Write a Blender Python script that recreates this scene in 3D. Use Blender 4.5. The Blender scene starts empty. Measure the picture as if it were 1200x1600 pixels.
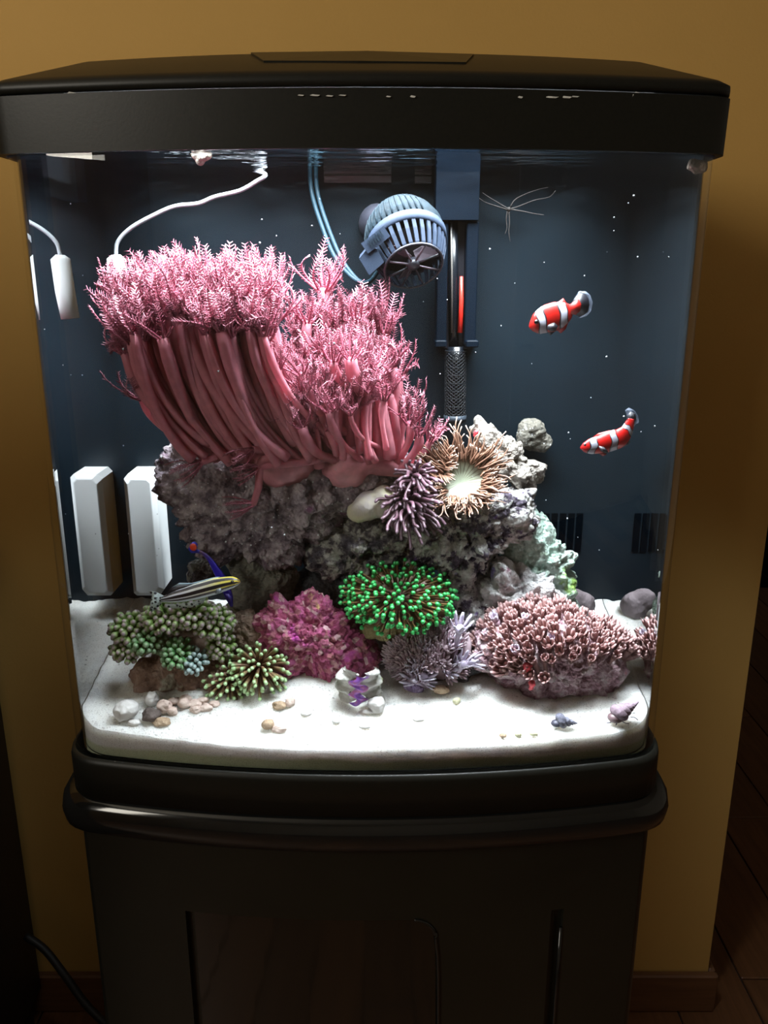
import bpy, math, random
import numpy as np
from mathutils import Vector, Quaternion, noise, Matrix

random.seed(7)
rng = np.random.default_rng(7)
scene = bpy.context.scene
COL = scene.collection

# ------------------------------------------------------------------ camera
F = 1294.0                      # focal length in pixels of the 1200 x 1600 frame
PITCH = math.radians(16.1)
H = 1.25                        # camera height over the floor
TX = -0.017                     # tank centre line
cd = bpy.data.cameras.new('camera')
cd.sensor_fit = 'VERTICAL'; cd.sensor_height = 36.0; cd.lens = 36.0 * F / 1600.0
cd.clip_start = 0.02; cd.clip_end = 60
cam = bpy.data.objects.new('camera', cd); COL.objects.link(cam)
cam.location = (0, 0, H); cam.rotation_euler = (math.pi / 2 - PITCH, 0, 0)
scene.camera = cam

# ------------------------------------------------------------------ world, exposure
w = bpy.data.worlds.new('world'); scene.world = w; w.use_nodes = True
w.node_tree.nodes['Background'].inputs[0].default_value = (0.75, 0.85, 1.0, 1)
w.node_tree.nodes['Background'].inputs[1].default_value = 0.6
vs = scene.view_settings
vs.view_transform = 'Standard'; vs.look = 'None'; vs.exposure = 0.0; vs.gamma = 1.0
vs.use_curve_mapping = False
try:
    scene.cycles.transparent_max_bounces = 24
    scene.cycles.max_bounces = 12
    scene.cycles.glossy_bounces = 6
    scene.cycles.diffuse_bounces = 4
    scene.cycles.caustics_reflective = False
    scene.cycles.caustics_refractive = False
    scene.cycles.sample_clamp_indirect = 4.0
except Exception:
    pass

# ------------------------------------------------------------------ large lights
def area(name, loc, target, sx, sy, watts, color, spread=180):
    l = bpy.data.lights.new(name, 'AREA'); l.shape = 'RECTANGLE'; l.size = sx; l.size_y = sy
    l.energy = watts; l.color = color; l.spread = math.radians(spread)
    o = bpy.data.objects.new(name, l); COL.objects.link(o); o.location = loc
    d = Vector(target) - Vector(loc)
    o.rotation_euler = d.to_track_quat('-Z', 'Y').to_euler()
    return o
# daylight through the window in the left wall
area('window_daylight', (-1.96, -0.95, 2.0), (0.2, 0.9, 1.0), 1.0, 0.8, 41.0, (1.0, 0.93, 0.80))
# the lamp under the hood of the aquarium (just above the water)
LAMP = area('hood_lamp', (TX, 0.727, H + 0.112), (TX, 0.7271, H - 0.5), 0.41, 0.164, 17.5, (0.90, 0.96, 1.0), 150)

# ------------------------------------------------------------------ geometry helpers
FW = Vector((0, math.cos(PITCH), -math.sin(PITCH))); UP = Vector((0, math.sin(PITCH), math.cos(PITCH)))
def ray(px, py):
    return Vector(((px - 600) / F, 0, 0)) + UP * ((800 - py) / F) + FW
def Pt(px, py, Y):
    d = ray(px, py); d = d * (Y / d.y)
    return Vector((d.x, d.y, d.z + H))
def Sc(py, Y):                  # metres per pixel at a point seen in row py at depth Y
    return Y / ray(600, py).y / F
SZ0, SY0, SSL = -0.388, 0.62, 0.20
def sand_z(y):
    return H + SZ0 + SSL * (min(max(y, 0.60), 0.86) - SY0)
def Sd(px, py):                 # point of the sand seen at a pixel
    d = ray(px, py)
    t = (SZ0 - SSL * SY0) / (d.z - SSL * d.y)
    return Vector((d.x * t, d.y * t, d.z * t + H))

class MB:
    def __init__(s):
        s.v = []; s.f = []; s.a = []; s.b = []; s.m = []
    def add(s, vs, fs, a=0.0, b=0.0, m=0):
        n = len(s.v); k = len(vs)
        s.v.extend([tuple(q) for q in vs]); s.f.extend([tuple(i + n for i in f) for f in fs]); s.m.extend([m] * len(fs))
        s.a.extend(a if hasattr(a, '__len__') else [a] * k); s.b.extend(b if hasattr(b, '__len__') else [b] * k)
        return s
    def box(s, lo, hi, m=0):
        x0, y0, z0 = lo; x1, y1, z1 = hi
        v = [(x0,y0,z0),(x1,y0,z0),(x1,y1,z0),(x0,y1,z0),(x0,y0,z1),(x1,y0,z1),(x1,y1,z1),(x0,y1,z1)]
        return s.add(v, [(0,3,2,1),(4,5,6,7),(0,1,5,4),(1,2,6,5),(2,3,7,6),(3,0,4,7)], m=m)
    def bbox(s, lo, hi, bv=0.002, m=0):       # box with chamfered vertical and horizontal edges
        x0, y0, z0 = lo; x1, y1, z1 = hi; b = bv
        def ring(i, z):
            return [(x0+i+b,y0+i,z),(x1-i-b,y0+i,z),(x1-i,y0+i+b,z),(x1-i,y1-i-b,z),(x1-i-b,y1-i,z),(x0+i+b,y1-i,z),(x0+i,y1-i-b,z),(x0+i,y0+i+b,z)]
        return s.loft([ring(b, z0), ring(0, z0+b), ring(0, z1-b), ring(b, z1)], m=m)
    def loft(s, rings, cap=True, closed=True, m=0, loop=False, a=None):
        n = len(rings[0]); vs = []; fs = []; av = []
        for i, r in enumerate(rings):
            vs.extend(r); av.extend([(a[i] if a else 0.0)] * n)
        R = len(rings)
        for i in range(R if loop else R - 1):
            j2 = (i + 1) % R
            for j in range(n if closed else n - 1):
                k = (j + 1) % n
                fs.append((i*n+j, i*n+k, j2*n+k, j2*n+j))
        if cap and not loop:
            fs.append(tuple(range(n))[::-1]); fs.append(tuple((R-1)*n + q for q in range(n)))
        return s.add(vs, fs, a=av, m=m)
    def tube(s, pts, rad, sides=6, cap=True, a=None, b=0.0, m=0, flat=None):
        pts = [Vector(p) for p in pts]; n = len(pts)
        if not hasattr(rad, '__len__'): rad = [rad] * n
        t0 = (pts[1] - pts[0]).normalized()
        ref = Vector((0, 0, 1)) if abs(t0.z) < 0.9 else Vector((1, 0, 0))
        u = t0.cross(ref).normalized(); rings = []
        for i in range(n):
            t = (pts[min(i+1, n-1)] - pts[max(i-1, 0)])
            if t.length < 1e-9: t = t0.copy()
            t.normalize()
            u = (u - t * u.dot(t))
            if u.length < 1e-6: u = t.orthogonal()
            u.normalize(); v = t.cross(u)
            rings.append([pts[i] + (u * math.cos(q) + v * math.sin(q)) * rad[i] for q in [2*math.pi*k/sides for k in range(sides)]])
        if a is None: a = [i / (n - 1) for i in range(n)]
        vs = []; av = []; fs = []
        for i, r in enumerate(rings): vs.extend(r); av.extend([a[i]] * sides)
        for i in range(n-1):
            for j in range(sides):
                k = (j+1) % sides
                fs.append((i*sides+j, i*sides+k, (i+1)*sides+k, (i+1)*sides+j))
        if cap:
            fs.append(tuple(range(sides))[::-1]); fs.append(tuple((n-1)*sides+q for q in range(sides)))
        return s.add(vs, fs, a=av, b=b, m=m)
    def ball(s, c, r, seg=8, rings=5, a=0.0, m=0, sc=(1,1,1)):
        c = Vector(c); vs = [c + Vector((0,0,r*sc[2]))]; fs = []
        for i in range(1, rings):
            th = math.pi * i / rings
            for j in range(seg):
                ph = 2*math.pi*j/seg
                vs.append(c + Vector((r*sc[0]*math.sin(th)*math.cos(ph), r*sc[1]*math.sin(th)*math.sin(ph), r*sc[2]*math.cos(th))))
        vs.append(c - Vector((0,0,r*sc[2])))
        for j in range(seg): fs.append((0, 1+j, 1+(j+1)%seg))
        for i in range(rings-2):
            for j in range(seg):
                p = 1+i*seg+j; q = 1+i*seg+(j+1)%seg
                fs.append((p, p+seg, q+seg, q))
        L = len(vs)-1; o = 1+(rings-2)*seg
        for j in range(seg): fs.append((L, o+(j+1)%seg, o+j))
        return s.add(vs, fs, a=a, m=m)
    def mesh(s, name, mats, off=(0,0,0), smooth=True, flip=False):
        me = bpy.data.meshes.new(name)
        ox, oy, oz = off
        me.from_pydata([(p[0]-ox, p[1]-oy, p[2]-oz) for p in s.v], [], [f[::-1] for f in s.f] if flip else s.f)
        if not isinstance(mats, (list, tuple)): mats = [mats]
        for m in mats: me.materials.append(m)
        if any(s.m): me.polygons.foreach_set('material_index', s.m)
        if smooth: me.polygons.foreach_set('use_smooth', [True] * len(me.polygons))
        for nm, arr in (('tip', s.a), ('side', s.b)):
            if any(q != 0 for q in arr):
                at = me.attributes.new(nm, 'FLOAT', 'POINT'); at.data.foreach_set('value', [float(q) for q in arr])
        me.update()
        return me
    def build(s, name, mats, parent=None, smooth=True, loc=None, flip=False):
        off = parent.location if parent else (loc if loc is not None else (0,0,0))
        if parent and parent.parent: off = Vector(parent.location) + Vector(parent.parent.location)
        me = s.mesh(name, mats, off, smooth, flip)
        o = bpy.data.objects.new(name, me); COL.objects.link(o)
        if parent: o.parent = parent
        elif loc is not None: o.location = loc
        return o

def empty(name, loc):
    o = bpy.data.objects.new(name, None); COL.objects.link(o); o.location = loc; o.empty_display_size = 0.02
    return o
def tag(o, label=None, cat=None, group=None, kind=None):
    if label: o['label'] = label
    if cat: o['category'] = cat
    if group: o['group'] = group
    if kind: o['kind'] = kind
    return o
def inst(name, me, parent, loc, quat=None, scale=1.0):
    o = bpy.data.objects.new(name, me); COL.objects.link(o); o.parent = parent
    off = Vector(parent.location) + (Vector(parent.parent.location) if parent.parent else Vector((0,0,0)))
    o.location = Vector(loc) - off
    if quat is not None: o.rotation_mode = 'QUATERNION'; o.rotation_quaternion = quat
    o.scale = (scale,)*3 if not hasattr(scale, '__len__') else scale
    return o
def bez(p0, p1, p2, p3, n):
    out = []
    for i in range(n+1):
        t = i/n; m = 1-t
        out.append(p0*(m*m*m) + p1*(3*m*m*t) + p2*(3*m*t*t) + p3*(t*t*t))
    return out
def spline(pts, n):             # Catmull-Rom through points
    pts = [Vector(p) for p in pts]; P = [pts[0]*2-pts[1]] + pts + [pts[-1]*2-pts[-2]]
    out = []; K = len(pts)-1
    for i in range(n+1):
        x = K*i/n; k = min(int(x), K-1); t = x-k
        a, b, c, d = P[k], P[k+1], P[k+2], P[k+3]
        out.append(0.5*((2*b)+(c-a)*t+(2*a-5*b+4*c-d)*t*t+(3*b-a-3*c+d)*t*t*t))
    return out
def R(a, b): return random.uniform(a, b)

# ------------------------------------------------------------------ materials
class N:
    def __init__(s, name):
        s.m = bpy.data.materials.new(name); s.m.use_nodes = True; s.t = s.m.node_tree; s.n = s.t.nodes
        s.p = s.n['Principled BSDF']; s.out = s.n['Material Output']
    def node(s, typ, **kw):
        o = s.n.new(typ)
        for k, v in kw.items():
            if k in o.inputs: o.inputs[k].default_value = v
            else: setattr(o, k, v)
        return o
    def link(s, a, b): s.t.links.new(a, b)
    def coord(s, kind='Object'):
        return s.node('ShaderNodeTexCoord').outputs[kind]
    def noise(s, vec, scale, detail=4, rough=0.6):
        o = s.node('ShaderNodeTexNoise'); o.inputs['Scale'].default_value = scale; o.inputs['Detail'].default_value = detail; o.inputs['Roughness'].default_value = rough
        if vec is not None: s.link(vec, o.inputs['Vector'])
        return o.outputs['Fac']
    def voro(s, vec, scale, out='Distance'):
        o = s.node('ShaderNodeTexVoronoi'); o.inputs['Scale'].default_value = scale
        s.link(vec, o.inputs['Vector']); return o.outputs[out]
    def ramp(s, fac, stops, const=False):
        o = s.node('ShaderNodeValToRGB'); e = o.color_ramp
        e.interpolation = 'CONSTANT' if const else 'LINEAR'
        while len(e.elements) < len(stops): e.elements.new(0.5)
        for el, (p, c) in zip(e.elements, stops):
            el.position = p; el.color = tuple(c)+(1,) if len(c) == 3 else c
        s.link(fac, o.inputs[0]); return o.outputs[0]
    def mix(s, fac, a, b, mode='MIX'):
        o = s.node('ShaderNodeMix', data_type='RGBA', blend_type=mode)
        for v, i in ((fac, 0), (a, 6), (b, 7)):
            if isinstance(v, (int, float)): o.inputs[i].default_value = v
            elif isinstance(v, tuple): o.inputs[i].default_value = v + (1,) if len(v) == 3 else v
            else: s.link(v, o.inputs[i])
        return o.outputs[2]
    def math(s, op, a, b=0.0, c=0.0):
        o = s.node('ShaderNodeMath', operation=op)
        for i, v in enumerate((a, b, c)):
            if isinstance(v, (int, float)): o.inputs[i].default_value = v
            else: s.link(v, o.inputs[i])
        return o.outputs[0]
    def attr(s, nm):
        return s.node('ShaderNodeAttribute', attribute_name=nm).outputs['Fac']
    def bump(s, h, strength, dist):
        o = s.node('ShaderNodeBump'); o.inputs['Strength'].default_value = strength; o.inputs['Distance'].default_value = dist
        s.link(h, o.inputs['Height']); s.link(o.outputs[0], s.p.inputs['Normal']); return o.outputs[0]
    def col(s, c):
        if isinstance(c, tuple): s.p.inputs['Base Color'].default_value = c + (1,)
        else: s.link(c, s.p.inputs['Base Color'])
        return s
    def set(s, rough=0.5, spec=0.5, sss=0.0, sssr=(1, .5, .5), metal=0.0, coat=0.0):
        p = s.p.inputs; p['Roughness'].default_value = rough; p['Specular IOR Level'].default_value = spec; p['Metallic'].default_value = metal
        if coat: p['Coat Weight'].default_value = coat; p['Coat Roughness'].default_value = 0.08
        if sss:
            p['Subsurface Weight'].default_value = sss; p['Subsurface Radius'].default_value = sssr; p['Subsurface Scale'].default_value = 0.004
        return s

def plain(name, c, rough=0.5, spec=0.5, nz=0.0, nscale=60, bump=0.0, metal=0.0, coat=0.0):
    k = N(name); k.set(rough, spec, metal=metal, coat=coat)
    v = k.coord()
    if nz > 0:
        f = k.noise(v, nscale)
        lo = tuple(max(0, q*(1-nz)) for q in c); hi = tuple(min(1, q*(1+nz)) for q in c)
        k.col(k.ramp(f, [(0.3, lo), (0.7, hi)]))
        if bump: k.bump(f, bump, 0.002)
    else:
        k.col(c)
        if bump: k.bump(k.noise(v, nscale), bump, 0.002)
    return k.m

def rockmat(name, stops, scale=45, accents=(), bump=0.6, rough=0.85, specks=0.0, cells=None):
    """stops: ramp of noise; accents: (colour, noise scale, threshold)."""
    k = N(name); k.set(rough, 0.25); v = k.coord()
    f = k.noise(v, scale, 6, 0.65)
    c = k.ramp(f, stops)
    if cells:
        vc = k.node('ShaderNodeTexVoronoi'); vc.inputs['Scale'].default_value = cells[0]; k.link(v, vc.inputs['Vector'])
        sx = k.node('ShaderNodeSeparateColor'); k.link(vc.outputs['Color'], sx.inputs[0])
        c = k.mix(cells[2], c, k.ramp(sx.outputs[0], cells[1]))
    for i, (ac, sc, th) in enumerate(accents):
        mp = k.node('ShaderNodeMapping'); mp.inputs['Location'].default_value = (i*3.1+1.3, i*1.7, i*2.3); k.link(v, mp.inputs['Vector'])
        g = k.noise(mp.outputs[0], sc, 3, 0.6)
        c = k.mix(k.ramp(g, [(th, (0,0,0)), (th+0.06, (1,1,1))]), c, ac)
    if specks:
        d = k.voro(v, specks)
        c = k.mix(k.ramp(d, [(0.10, (1,1,1)), (0.16, (0,0,0))]), c, (0.75, 0.78, 0.82))
    k.col(c)
    h = k.math('ADD', k.noise(v, 220, 5, 0.7), k.math('MULTIPLY', k.voro(v, 260), 0.6))
    k.bump(h, min(1.0, bump*1.3), 0.006)
    return k.m

def tipmat(name, stops, rough=0.4, sss=0.0, var=0.15, spec=0.4, trans=0.0):
    k = N(name); k.set(rough, spec, sss)
    c = k.ramp(k.attr('tip'), stops)
    if var:
        f = k.noise(k.coord(), 120, 2)
        c = k.mix(1.0, c, k.ramp(f, [(0.3, (1-var,)*3), (0.7, (1,1,1))]), 'MULTIPLY')
    k.col(c)
    if trans:
        tb = k.node('ShaderNodeBsdfTranslucent'); k.link(c, tb.inputs[0]); mx = k.node('ShaderNodeMixShader'); mx.inputs[0].default_value = trans
        k.link(k.p.outputs[0], mx.inputs[1]); k.link(tb.outputs[0], mx.inputs[2]); k.link(mx.outputs[0], k.out.inputs['Surface'])
    return k.m

def glassmat(name, ior, tint, both):
    """thin clear surface: passes light straight on, mirrors by Fresnel (total reflection from the water side)."""
    k = N(name); k.n.remove(k.p)
    tr = k.node('ShaderNodeBsdfTransparent'); tr.inputs[0].default_value = tint + (1,)
    gl = k.node('ShaderNodeBsdfGlossy'); gl.inputs['Roughness'].default_value = 0.0; gl.inputs[0].default_value = (1,1,1,1)
    fr = k.node('ShaderNodeFresnel'); fr.inputs[0].default_value = ior
    mx = k.node('ShaderNodeMixShader')
    fac = fr.outputs[0]
    if not both:
        g = k.node('ShaderNodeNewGeometry')
        fac = k.math('MULTIPLY', fac, k.math('SUBTRACT', 1.0, g.outputs['Backfacing']))
    k.link(fac, mx.inputs[0]); k.link(tr.outputs[0], mx.inputs[1]); k.link(gl.outputs[0], mx.inputs[2])
    k.link(mx.outputs[0], k.out.inputs['Surface'])
    return k, fr, gl

M = {}
def wallmat():
    k = N('ochre_paint'); k.set(0.75, 0.25); v = k.coord()
    f = k.noise(v, 3, 3); k.col(k.ramp(f, [(0.3, (0.50, 0.300, 0.085)), (0.7, (0.53, 0.320, 0.094))]))
    k.bump(k.noise(v, 260, 3), 0.12, 0.002); return k.m
M['wall'] = wallmat()
M['white_wall'] = plain('pale_paint', (0.78, 0.75, 0.68), 0.8, nz=0.03, nscale=4)
def woodmat(name, a, b, rough=0.4, sc=(6, 60, 60)):
    k = N(name); k.set(rough, 0.5); v = k.coord()
    mp = k.node('ShaderNodeMapping'); mp.inputs['Scale'].default_value = sc; k.link(v, mp.inputs['Vector'])
    f = k.noise(mp.outputs[0], 1.0, 5, 0.65)
    oi = k.node('ShaderNodeObjectInfo')
    c = k.ramp(f, [(0.3, a), (0.7, b)])
    c = k.mix(1.0, c, k.ramp(oi.outputs['Random'], [(0, (0.75, 0.75, 0.75)), (1, (1.1, 1.05, 1.0))]), 'MULTIPLY')
    k.col(c); k.bump(f, 0.1, 0.001); return k.m
M['floor'] = woodmat('floor_wood', (0.10, 0.038, 0.013), (0.18, 0.075, 0.028), 0.45, (70, 5, 70))
M['skirt'] = woodmat('skirting_wood', (0.11, 0.045, 0.018), (0.19, 0.085, 0.035), 0.5, (5, 70, 90))
M['gap'] = plain('dark_gap', (0.02, 0.009, 0.004), 0.9)
M['black'] = plain('black_satin_plastic', (0.009, 0.009, 0.007), 0.42, 0.25, nz=0.2, nscale=400, bump=0.03)
M['gloss'] = plain('black_gloss_plastic', (0.008, 0.0085, 0.0085), 0.11, 0.5, nz=0.1, nscale=30)
M['stand'] = plain('black_stand_panel', (0.010, 0.010, 0.007), 0.35, 0.30, nz=0.12, nscale=12)
M['panel'] = plain('black_mirror_panel', (0.006, 0.006, 0.005), 0.07, 0.5)
M['chip'] = plain('scraped_plastic', (0.55, 0.55, 0.52), 0.7, nz=0.3, nscale=300)
M['cab'] = woodmat('dark_cabinet_wood', (0.010, 0.006, 0.004), (0.018, 0.011, 0.007), 0.5, (60, 60, 5))
M['cable_black'] = plain('black_rubber', (0.008, 0.007, 0.007), 0.6)
M['white_frame'] = plain('white_gloss_paint', (0.7, 0.69, 0.66), 0.4)

# ------------------------------------------------------------------ the room
def struct(mb, name, mat, label=None, cat=None, parent=None, smooth=False):
    o = mb.build(name, mat, parent, smooth=smooth)
    if not parent: tag(o, label, cat, kind='structure')
    return o
WY, WX = 1.17, 0.567           # face of the ochre wall, its free right-hand end
b = MB(); b.box((-2.0, WY, 0), (WX, WY+0.13, 2.6)); wall = struct(b, 'wall_back', M['wall'], 'ochre yellow painted wall behind the aquarium', 'wall')
b = MB(); b.box((-2.0, 4.4, 0), (3.0, 4.5, 2.6)); struct(b, 'wall_far', M['white_wall'], 'pale wall of the room beyond the corner', 'wall')
b = MB(); b.box((3.0, -2.6, 0), (3.1, 4.5, 2.6)); struct(b, 'wall_right', M['white_wall'], 'pale wall on the far right', 'wall')
b = MB(); b.box((-2.0, -2.7, 0), (3.0, -2.6, 2.6)); struct(b, 'wall_front', M['white_wall'], 'pale wall behind the photographer', 'wall')
b = MB()                        # left wall with a window opening
b.box((-2.1, -2.7, 0), (-2.0, -1.55, 2.6)); b.box((-2.1, -0.35, 0), (-2.0, 4.5, 2.6)); b.box((-2.1, -1.55, 0), (-2.0, -0.35, 1.5)); b.box((-2.1, -1.55, 2.45), (-2.0, -0.35, 2.6))
struct(b, 'wall_left', M['wall'], 'ochre wall with the window on the left', 'wall')
wf = MB()
for lo, hi in (((-2.06,-1.55,1.5),(-1.99,-1.49,2.45)), ((-2.06,-0.41,1.5),(-1.99,-0.35,2.45)), ((-2.06,-1.49,1.5),(-1.99,-0.41,1.56)), ((-2.06,-1.49,2.39),(-1.99,-0.41,2.45)), ((-2.05,-0.97,1.56),(-2.0,-0.93,2.39))):
    wf.bbox(lo, hi, 0.004)
wn = struct(wf, 'window_1', M['white_frame'], 'white framed window in the left wall', 'window')
b = MB(); b.box((-2.0, -2.6, 2.6), (3.0, 4.4, 2.7)); struct(b, 'ceiling', M['white_wall'], 'pale ceiling over the room', 'ceiling')
b = MB(); b.box((-2.1, -2.7, -0.1), (3.1, 4.5, -0.004)); floor = struct(b, 'floor', M['gap'], 'brown wooden plank floor', 'floor')
pb = MB(); pb.bbox((0.0, 0.0, -0.012), (0.137, 1.197, 0.0), 0.0015); pm = pb.mesh('plank', M['floor'], smooth=False)
for i in range(38):
    for j in range(7):
        o = bpy.data.objects.new('plank', pm); COL.objects.link(o); o.parent = floor
        o.location = (-2.0 + i*0.14, -2.9 + j*1.2 + (i*0.47 % 1.2) , 0)
        if o.location.y < -2.6: o.location.y = -2.6
        if o.location.x > 2.87 or o.location.y > 3.2: o.location.y = 3.2 if o.location.y > 3.2 else o.location.y
b = MB(); b.bbox((-2.0, WY-0.014, 0), (WX+0.014, WY, 0.078), 0.003)
struct(b, 'baseboard_back', M['skirt'], 'brown wooden skirting board along the ochre wall', 'skirting board')
b = MB(); b.bbox((WX, WY, 0), (WX+0.014, WY+0.144, 0.078), 0.003)
struct(b, 'baseboard_return', M['skirt'], 'short brown skirting board around the wall end', 'skirting board')
# panelled door behind the photographer (seen only as a faint reflection)
d = empty('door_1', (1.65, -2.6, 0)); tag(d, 'white panelled door behind the photographer', 'door', kind='structure')
b = MB(); b.bbox((1.25, -2.6, 0), (2.05, -2.57, 2.05), 0.004); b.build('door_leaf', M['white_frame'], d, smooth=False)
for (x0, x1, z0, z1) in ((1.35,1.62,0.2,0.85),(1.68,1.95,0.2,0.85),(1.35,1.62,0.98,1.9),(1.68,1.95,0.98,1.9)):
    b = MB(); b.bbox((x0,-2.572,z0),(x1,-2.558,z1),0.006); b.build('door_panel', M['white_frame'], d, smooth=False)
b = MB(); b.tube([Vector((1.32,-2.575,0.92)), Vector((1.32,-2.52,0.92)), Vector((1.43,-2.515,0.92))], 0.01, 8); b.build('door_handle', plain('steel', (0.5,0.5,0.5), 0.3, metal=1.0), d)
# dark cabinet on the left
cb = empty('cabinet', (-0.80, 0.72, 0)); tag(cb, 'dark brown wooden cabinet at the left edge of the photo', 'cabinet')
CX = -0.592
b = MB(); b.bbox((-1.05, 0.32, 0.06), (CX, 1.15, 0.86), 0.004); b.build('body', M['cab'], cb, smooth=False)
b = MB(); b.bbox((-1.06, 0.30, 0.86), (CX+0.004, 1.152, 0.885), 0.004); b.build('top', M['cab'], cb, smooth=False)
for x0 in (-1.045, -0.82):
    b = MB(); b.bbox((x0, 0.302, 0.08), (x0+0.22, 0.32, 0.85), 0.003); dd = b.build('door', M['cab'], cb, smooth=False)
    b = MB(); b.ball((x0+(0.19 if x0 < -1 else 0.03), 0.29, 0.6), 0.013); b.build('knob', M['black'], dd)
for x0 in (-1.04, CX-0.06):
    for y0 in (0.34, 1.08):
        b = MB(); b.bbox((x0, y0, 0), (x0+0.05, y0+0.05, 0.06), 0.003); b.build('leg', M['cab'], cb, smooth=False)
# unseen tall shelf unit, added left of frame to keep window light off the wall
bc = empty('light_blocker', (-1.28, 0.15, 0)); tag(bc, 'tall dark shelf-shaped light blocker added out of view to shade the wall', 'light_blocker')
for lo, hi in (((-1.75,0.02,0),(-1.725,0.28,1.56)), ((-0.87,0.02,0),(-0.845,0.28,1.56))):
    b = MB(); b.bbox(lo, hi, 0.002); b.build('side_panel', M['cab'], bc, smooth=False)
b = MB(); b.bbox((-1.725,0.265,0),(-0.87,0.28,1.56), 0.002); b.build('back_panel', M['cab'], bc, smooth=False)
for z in (0.05, 0.42, 0.79, 1.16, 1.535):
    b = MB(); b.bbox((-1.725,0.02,z),(-0.87,0.265,z+0.025), 0.002); b.build('shelf', M['cab'], bc, smooth=False)
# black cord on the wall
b = MB(); b.tube(spline([Pt(40,1462,1.10), Pt(70,1484,1.09), Pt(100,1522,1.07), Pt(135,1570,1.05), Pt(170,1606,1.03), Pt(215,1660,1.03)], 24), 0.0062, 8)
o = b.build('power_cord', M['cable_black'], loc=Pt(135,1570,1.05)); tag(o, 'black power cord hanging between cabinet and stand', 'cord')

# ------------------------------------------------------------------ tank outlines
def outline(hw, yc, bow, r, yb, rb=0.012, nf=28, nr=7, cx=TX):
    """plan outline, from the back left corner round the bowed front to the back right corner."""
    def yf(x): return yc - bow*(1-(x/hw)**2)
    pts = []
    # back left
    for i in range(4):
        t = i/3*math.pi/2; pts.append((-hw+rb-rb*math.sin(t), yb-rb+rb*math.cos(t)))
    A = (-hw, yf(-hw)+r); C = (-hw, yf(-hw)); x1 = -hw+r; B = (x1, yf(x1))
    for i in range(nr+1):
        t = i/nr; m = 1-t; pts.append((m*m*A[0]+2*m*t*C[0]+t*t*B[0], m*m*A[1]+2*m*t*C[1]+t*t*B[1]))
    for i in range(1, nf):
        x = -hw+r+(2*hw-2*r)*i/nf; pts.append((x, yf(x)))
    for q in [(-p[0], p[1]) for p in pts[:4+nr+1]][::-1]: pts.append(q)
    return [(p[0]+cx, p[1]) for p in pts]
def ring(ol, z): return [(p[0], p[1], z+H) for p in ol]
YB = 0.845                      # face of the black partition
HW, YC, BOW, RC = 0.2615, 0.642, 0.030, 0.030
TB = 1.08                       # back of the tank

# ------------------------------------------------------------------ stand
st = empty('aquarium_stand', (TX, 0.86, 0)); tag(st, 'black aquarium stand with bowed front and rounded top edge', 'stand')
top = MB()
def ol_off(d, zb=0): return outline(0.275+d, 0.640-d*1.2, 0.034, 0.035, 1.10+d*0.3)
rs = []
for dd, z in ((-0.012,-0.4865),(-0.003,-0.4845),(0.003,-0.478),(0.0045,-0.467),(0.003,-0.456),(-0.002,-0.4475),(-0.010,-0.445)):
    rs.append(ring(ol_off(dd), z))
top.loft(rs); top.build('top', M['gloss'], st)
body = MB(); body.loft([ring(outline(0.2635, 0.655, 0.030, 0.008, 1.08), z) for z in (-H+0.05, -0.4865)], cap=False); bo = body.build('body', M['stand'], st, smooth=True)
# raised bowed front: frame around a recessed glossy panel, with two deep vertical grooves
def yfront(x, d=0.0): return 0.655 - 0.030*(1-(x/0.2635)**2) - d
def front_slab(mb, poly, d0, d1):
    """poly: outline (x offset from the centre line, z) on the bowed front, from depth d0 to d1 proud."""
    n = len(poly)
    vs = [(TX+x, yfront(x, d0), z+H) for x, z in poly] + [(TX+x, yfront(x, d1), z+H) for x, z in poly]
    fs = [tuple(range(n, 2*n))] + [(i, (i+1) % n, n+(i+1) % n, n+i) for i in range(n)]
    mb.add(vs, fs)
def strip(mb, x0, x1, z0, z1, d0, d1, k=10):
    top_ = [(x0+(x1-x0)*i/k, z1) for i in range(k+1)]; bot = [(x0+(x1-x0)*i/k, z0) for i in range(k, -1, -1)]
    vs = []; n = k+1
    for (x, z), dpt in [(p, d1) for p in top_] + [(p, d1) for p in bot[::-1]] + [(p, d0) for p in top_] + [(p, d0) for p in bot[::-1]]:
        vs.append((TX+x, yfront(x, dpt), z+H))
    fs = []
    for i in range(k):
        fs.append((i, n+i, n+i+1, i+1)); fs.append((2*n+i, i, i+1, 2*n+i+1)); fs.append((n+i, 3*n+i, 3*n+i+1, n+i+1))
    fs.append((0, 2*n, 3*n, n)); fs.append((k, n+k, 3*n+k, 2*n+k))
    mb.add(vs, fs)
ZB = -H+0.06
def px_off(px, py):             # offset from the centre line and height on the front of the stand
    p = Pt(px, py, 0.635); 
    for _ in range(4):
        x = p.x-TX; p = Pt(px, py, yfront(x, 0.006))
    return p.x-TX, p.z-H
gxl, gz = px_off(296, 1424); gxr, gzr = px_off(876, 1352)
ixl, iz = px_off(306, 1410); ixr, _ = px_off(682, 1424)
fl = MB(); strip(fl, -0.255, gxl-0.004, ZB, -0.489, 0.0, 0.006); strip(fl, gxr+0.006, 0.255, ZB, -0.489, 0.0, 0.006)
strip(fl, gxl-0.004, gxr+0.006, gz+0.0, -0.489, 0.0, 0.006, 20); fl.build('front_frame', M['stand'], st, smooth=False)
dr = MB()                       # door face right of the glossy panel, with a rounded inner corner
pan = MB(); strip(pan, gxl+0.003, ixr+0.03, ZB, gz, 0.0, 0.0012, 24); pan.build('glossy_panel', M['panel'], st, smooth=False)
arc = []
for i in range(9):
    t = i/8*math.pi/2; arc.append((ixr-0.02+0.02*math.cos(t), gz-0.022+0.022*math.sin(t)))
poly = [(ixr-0.02, gz)] + arc[::-1] + [(ixr+0.004, gz-0.12), (ixr+0.006, ZB)]
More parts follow.
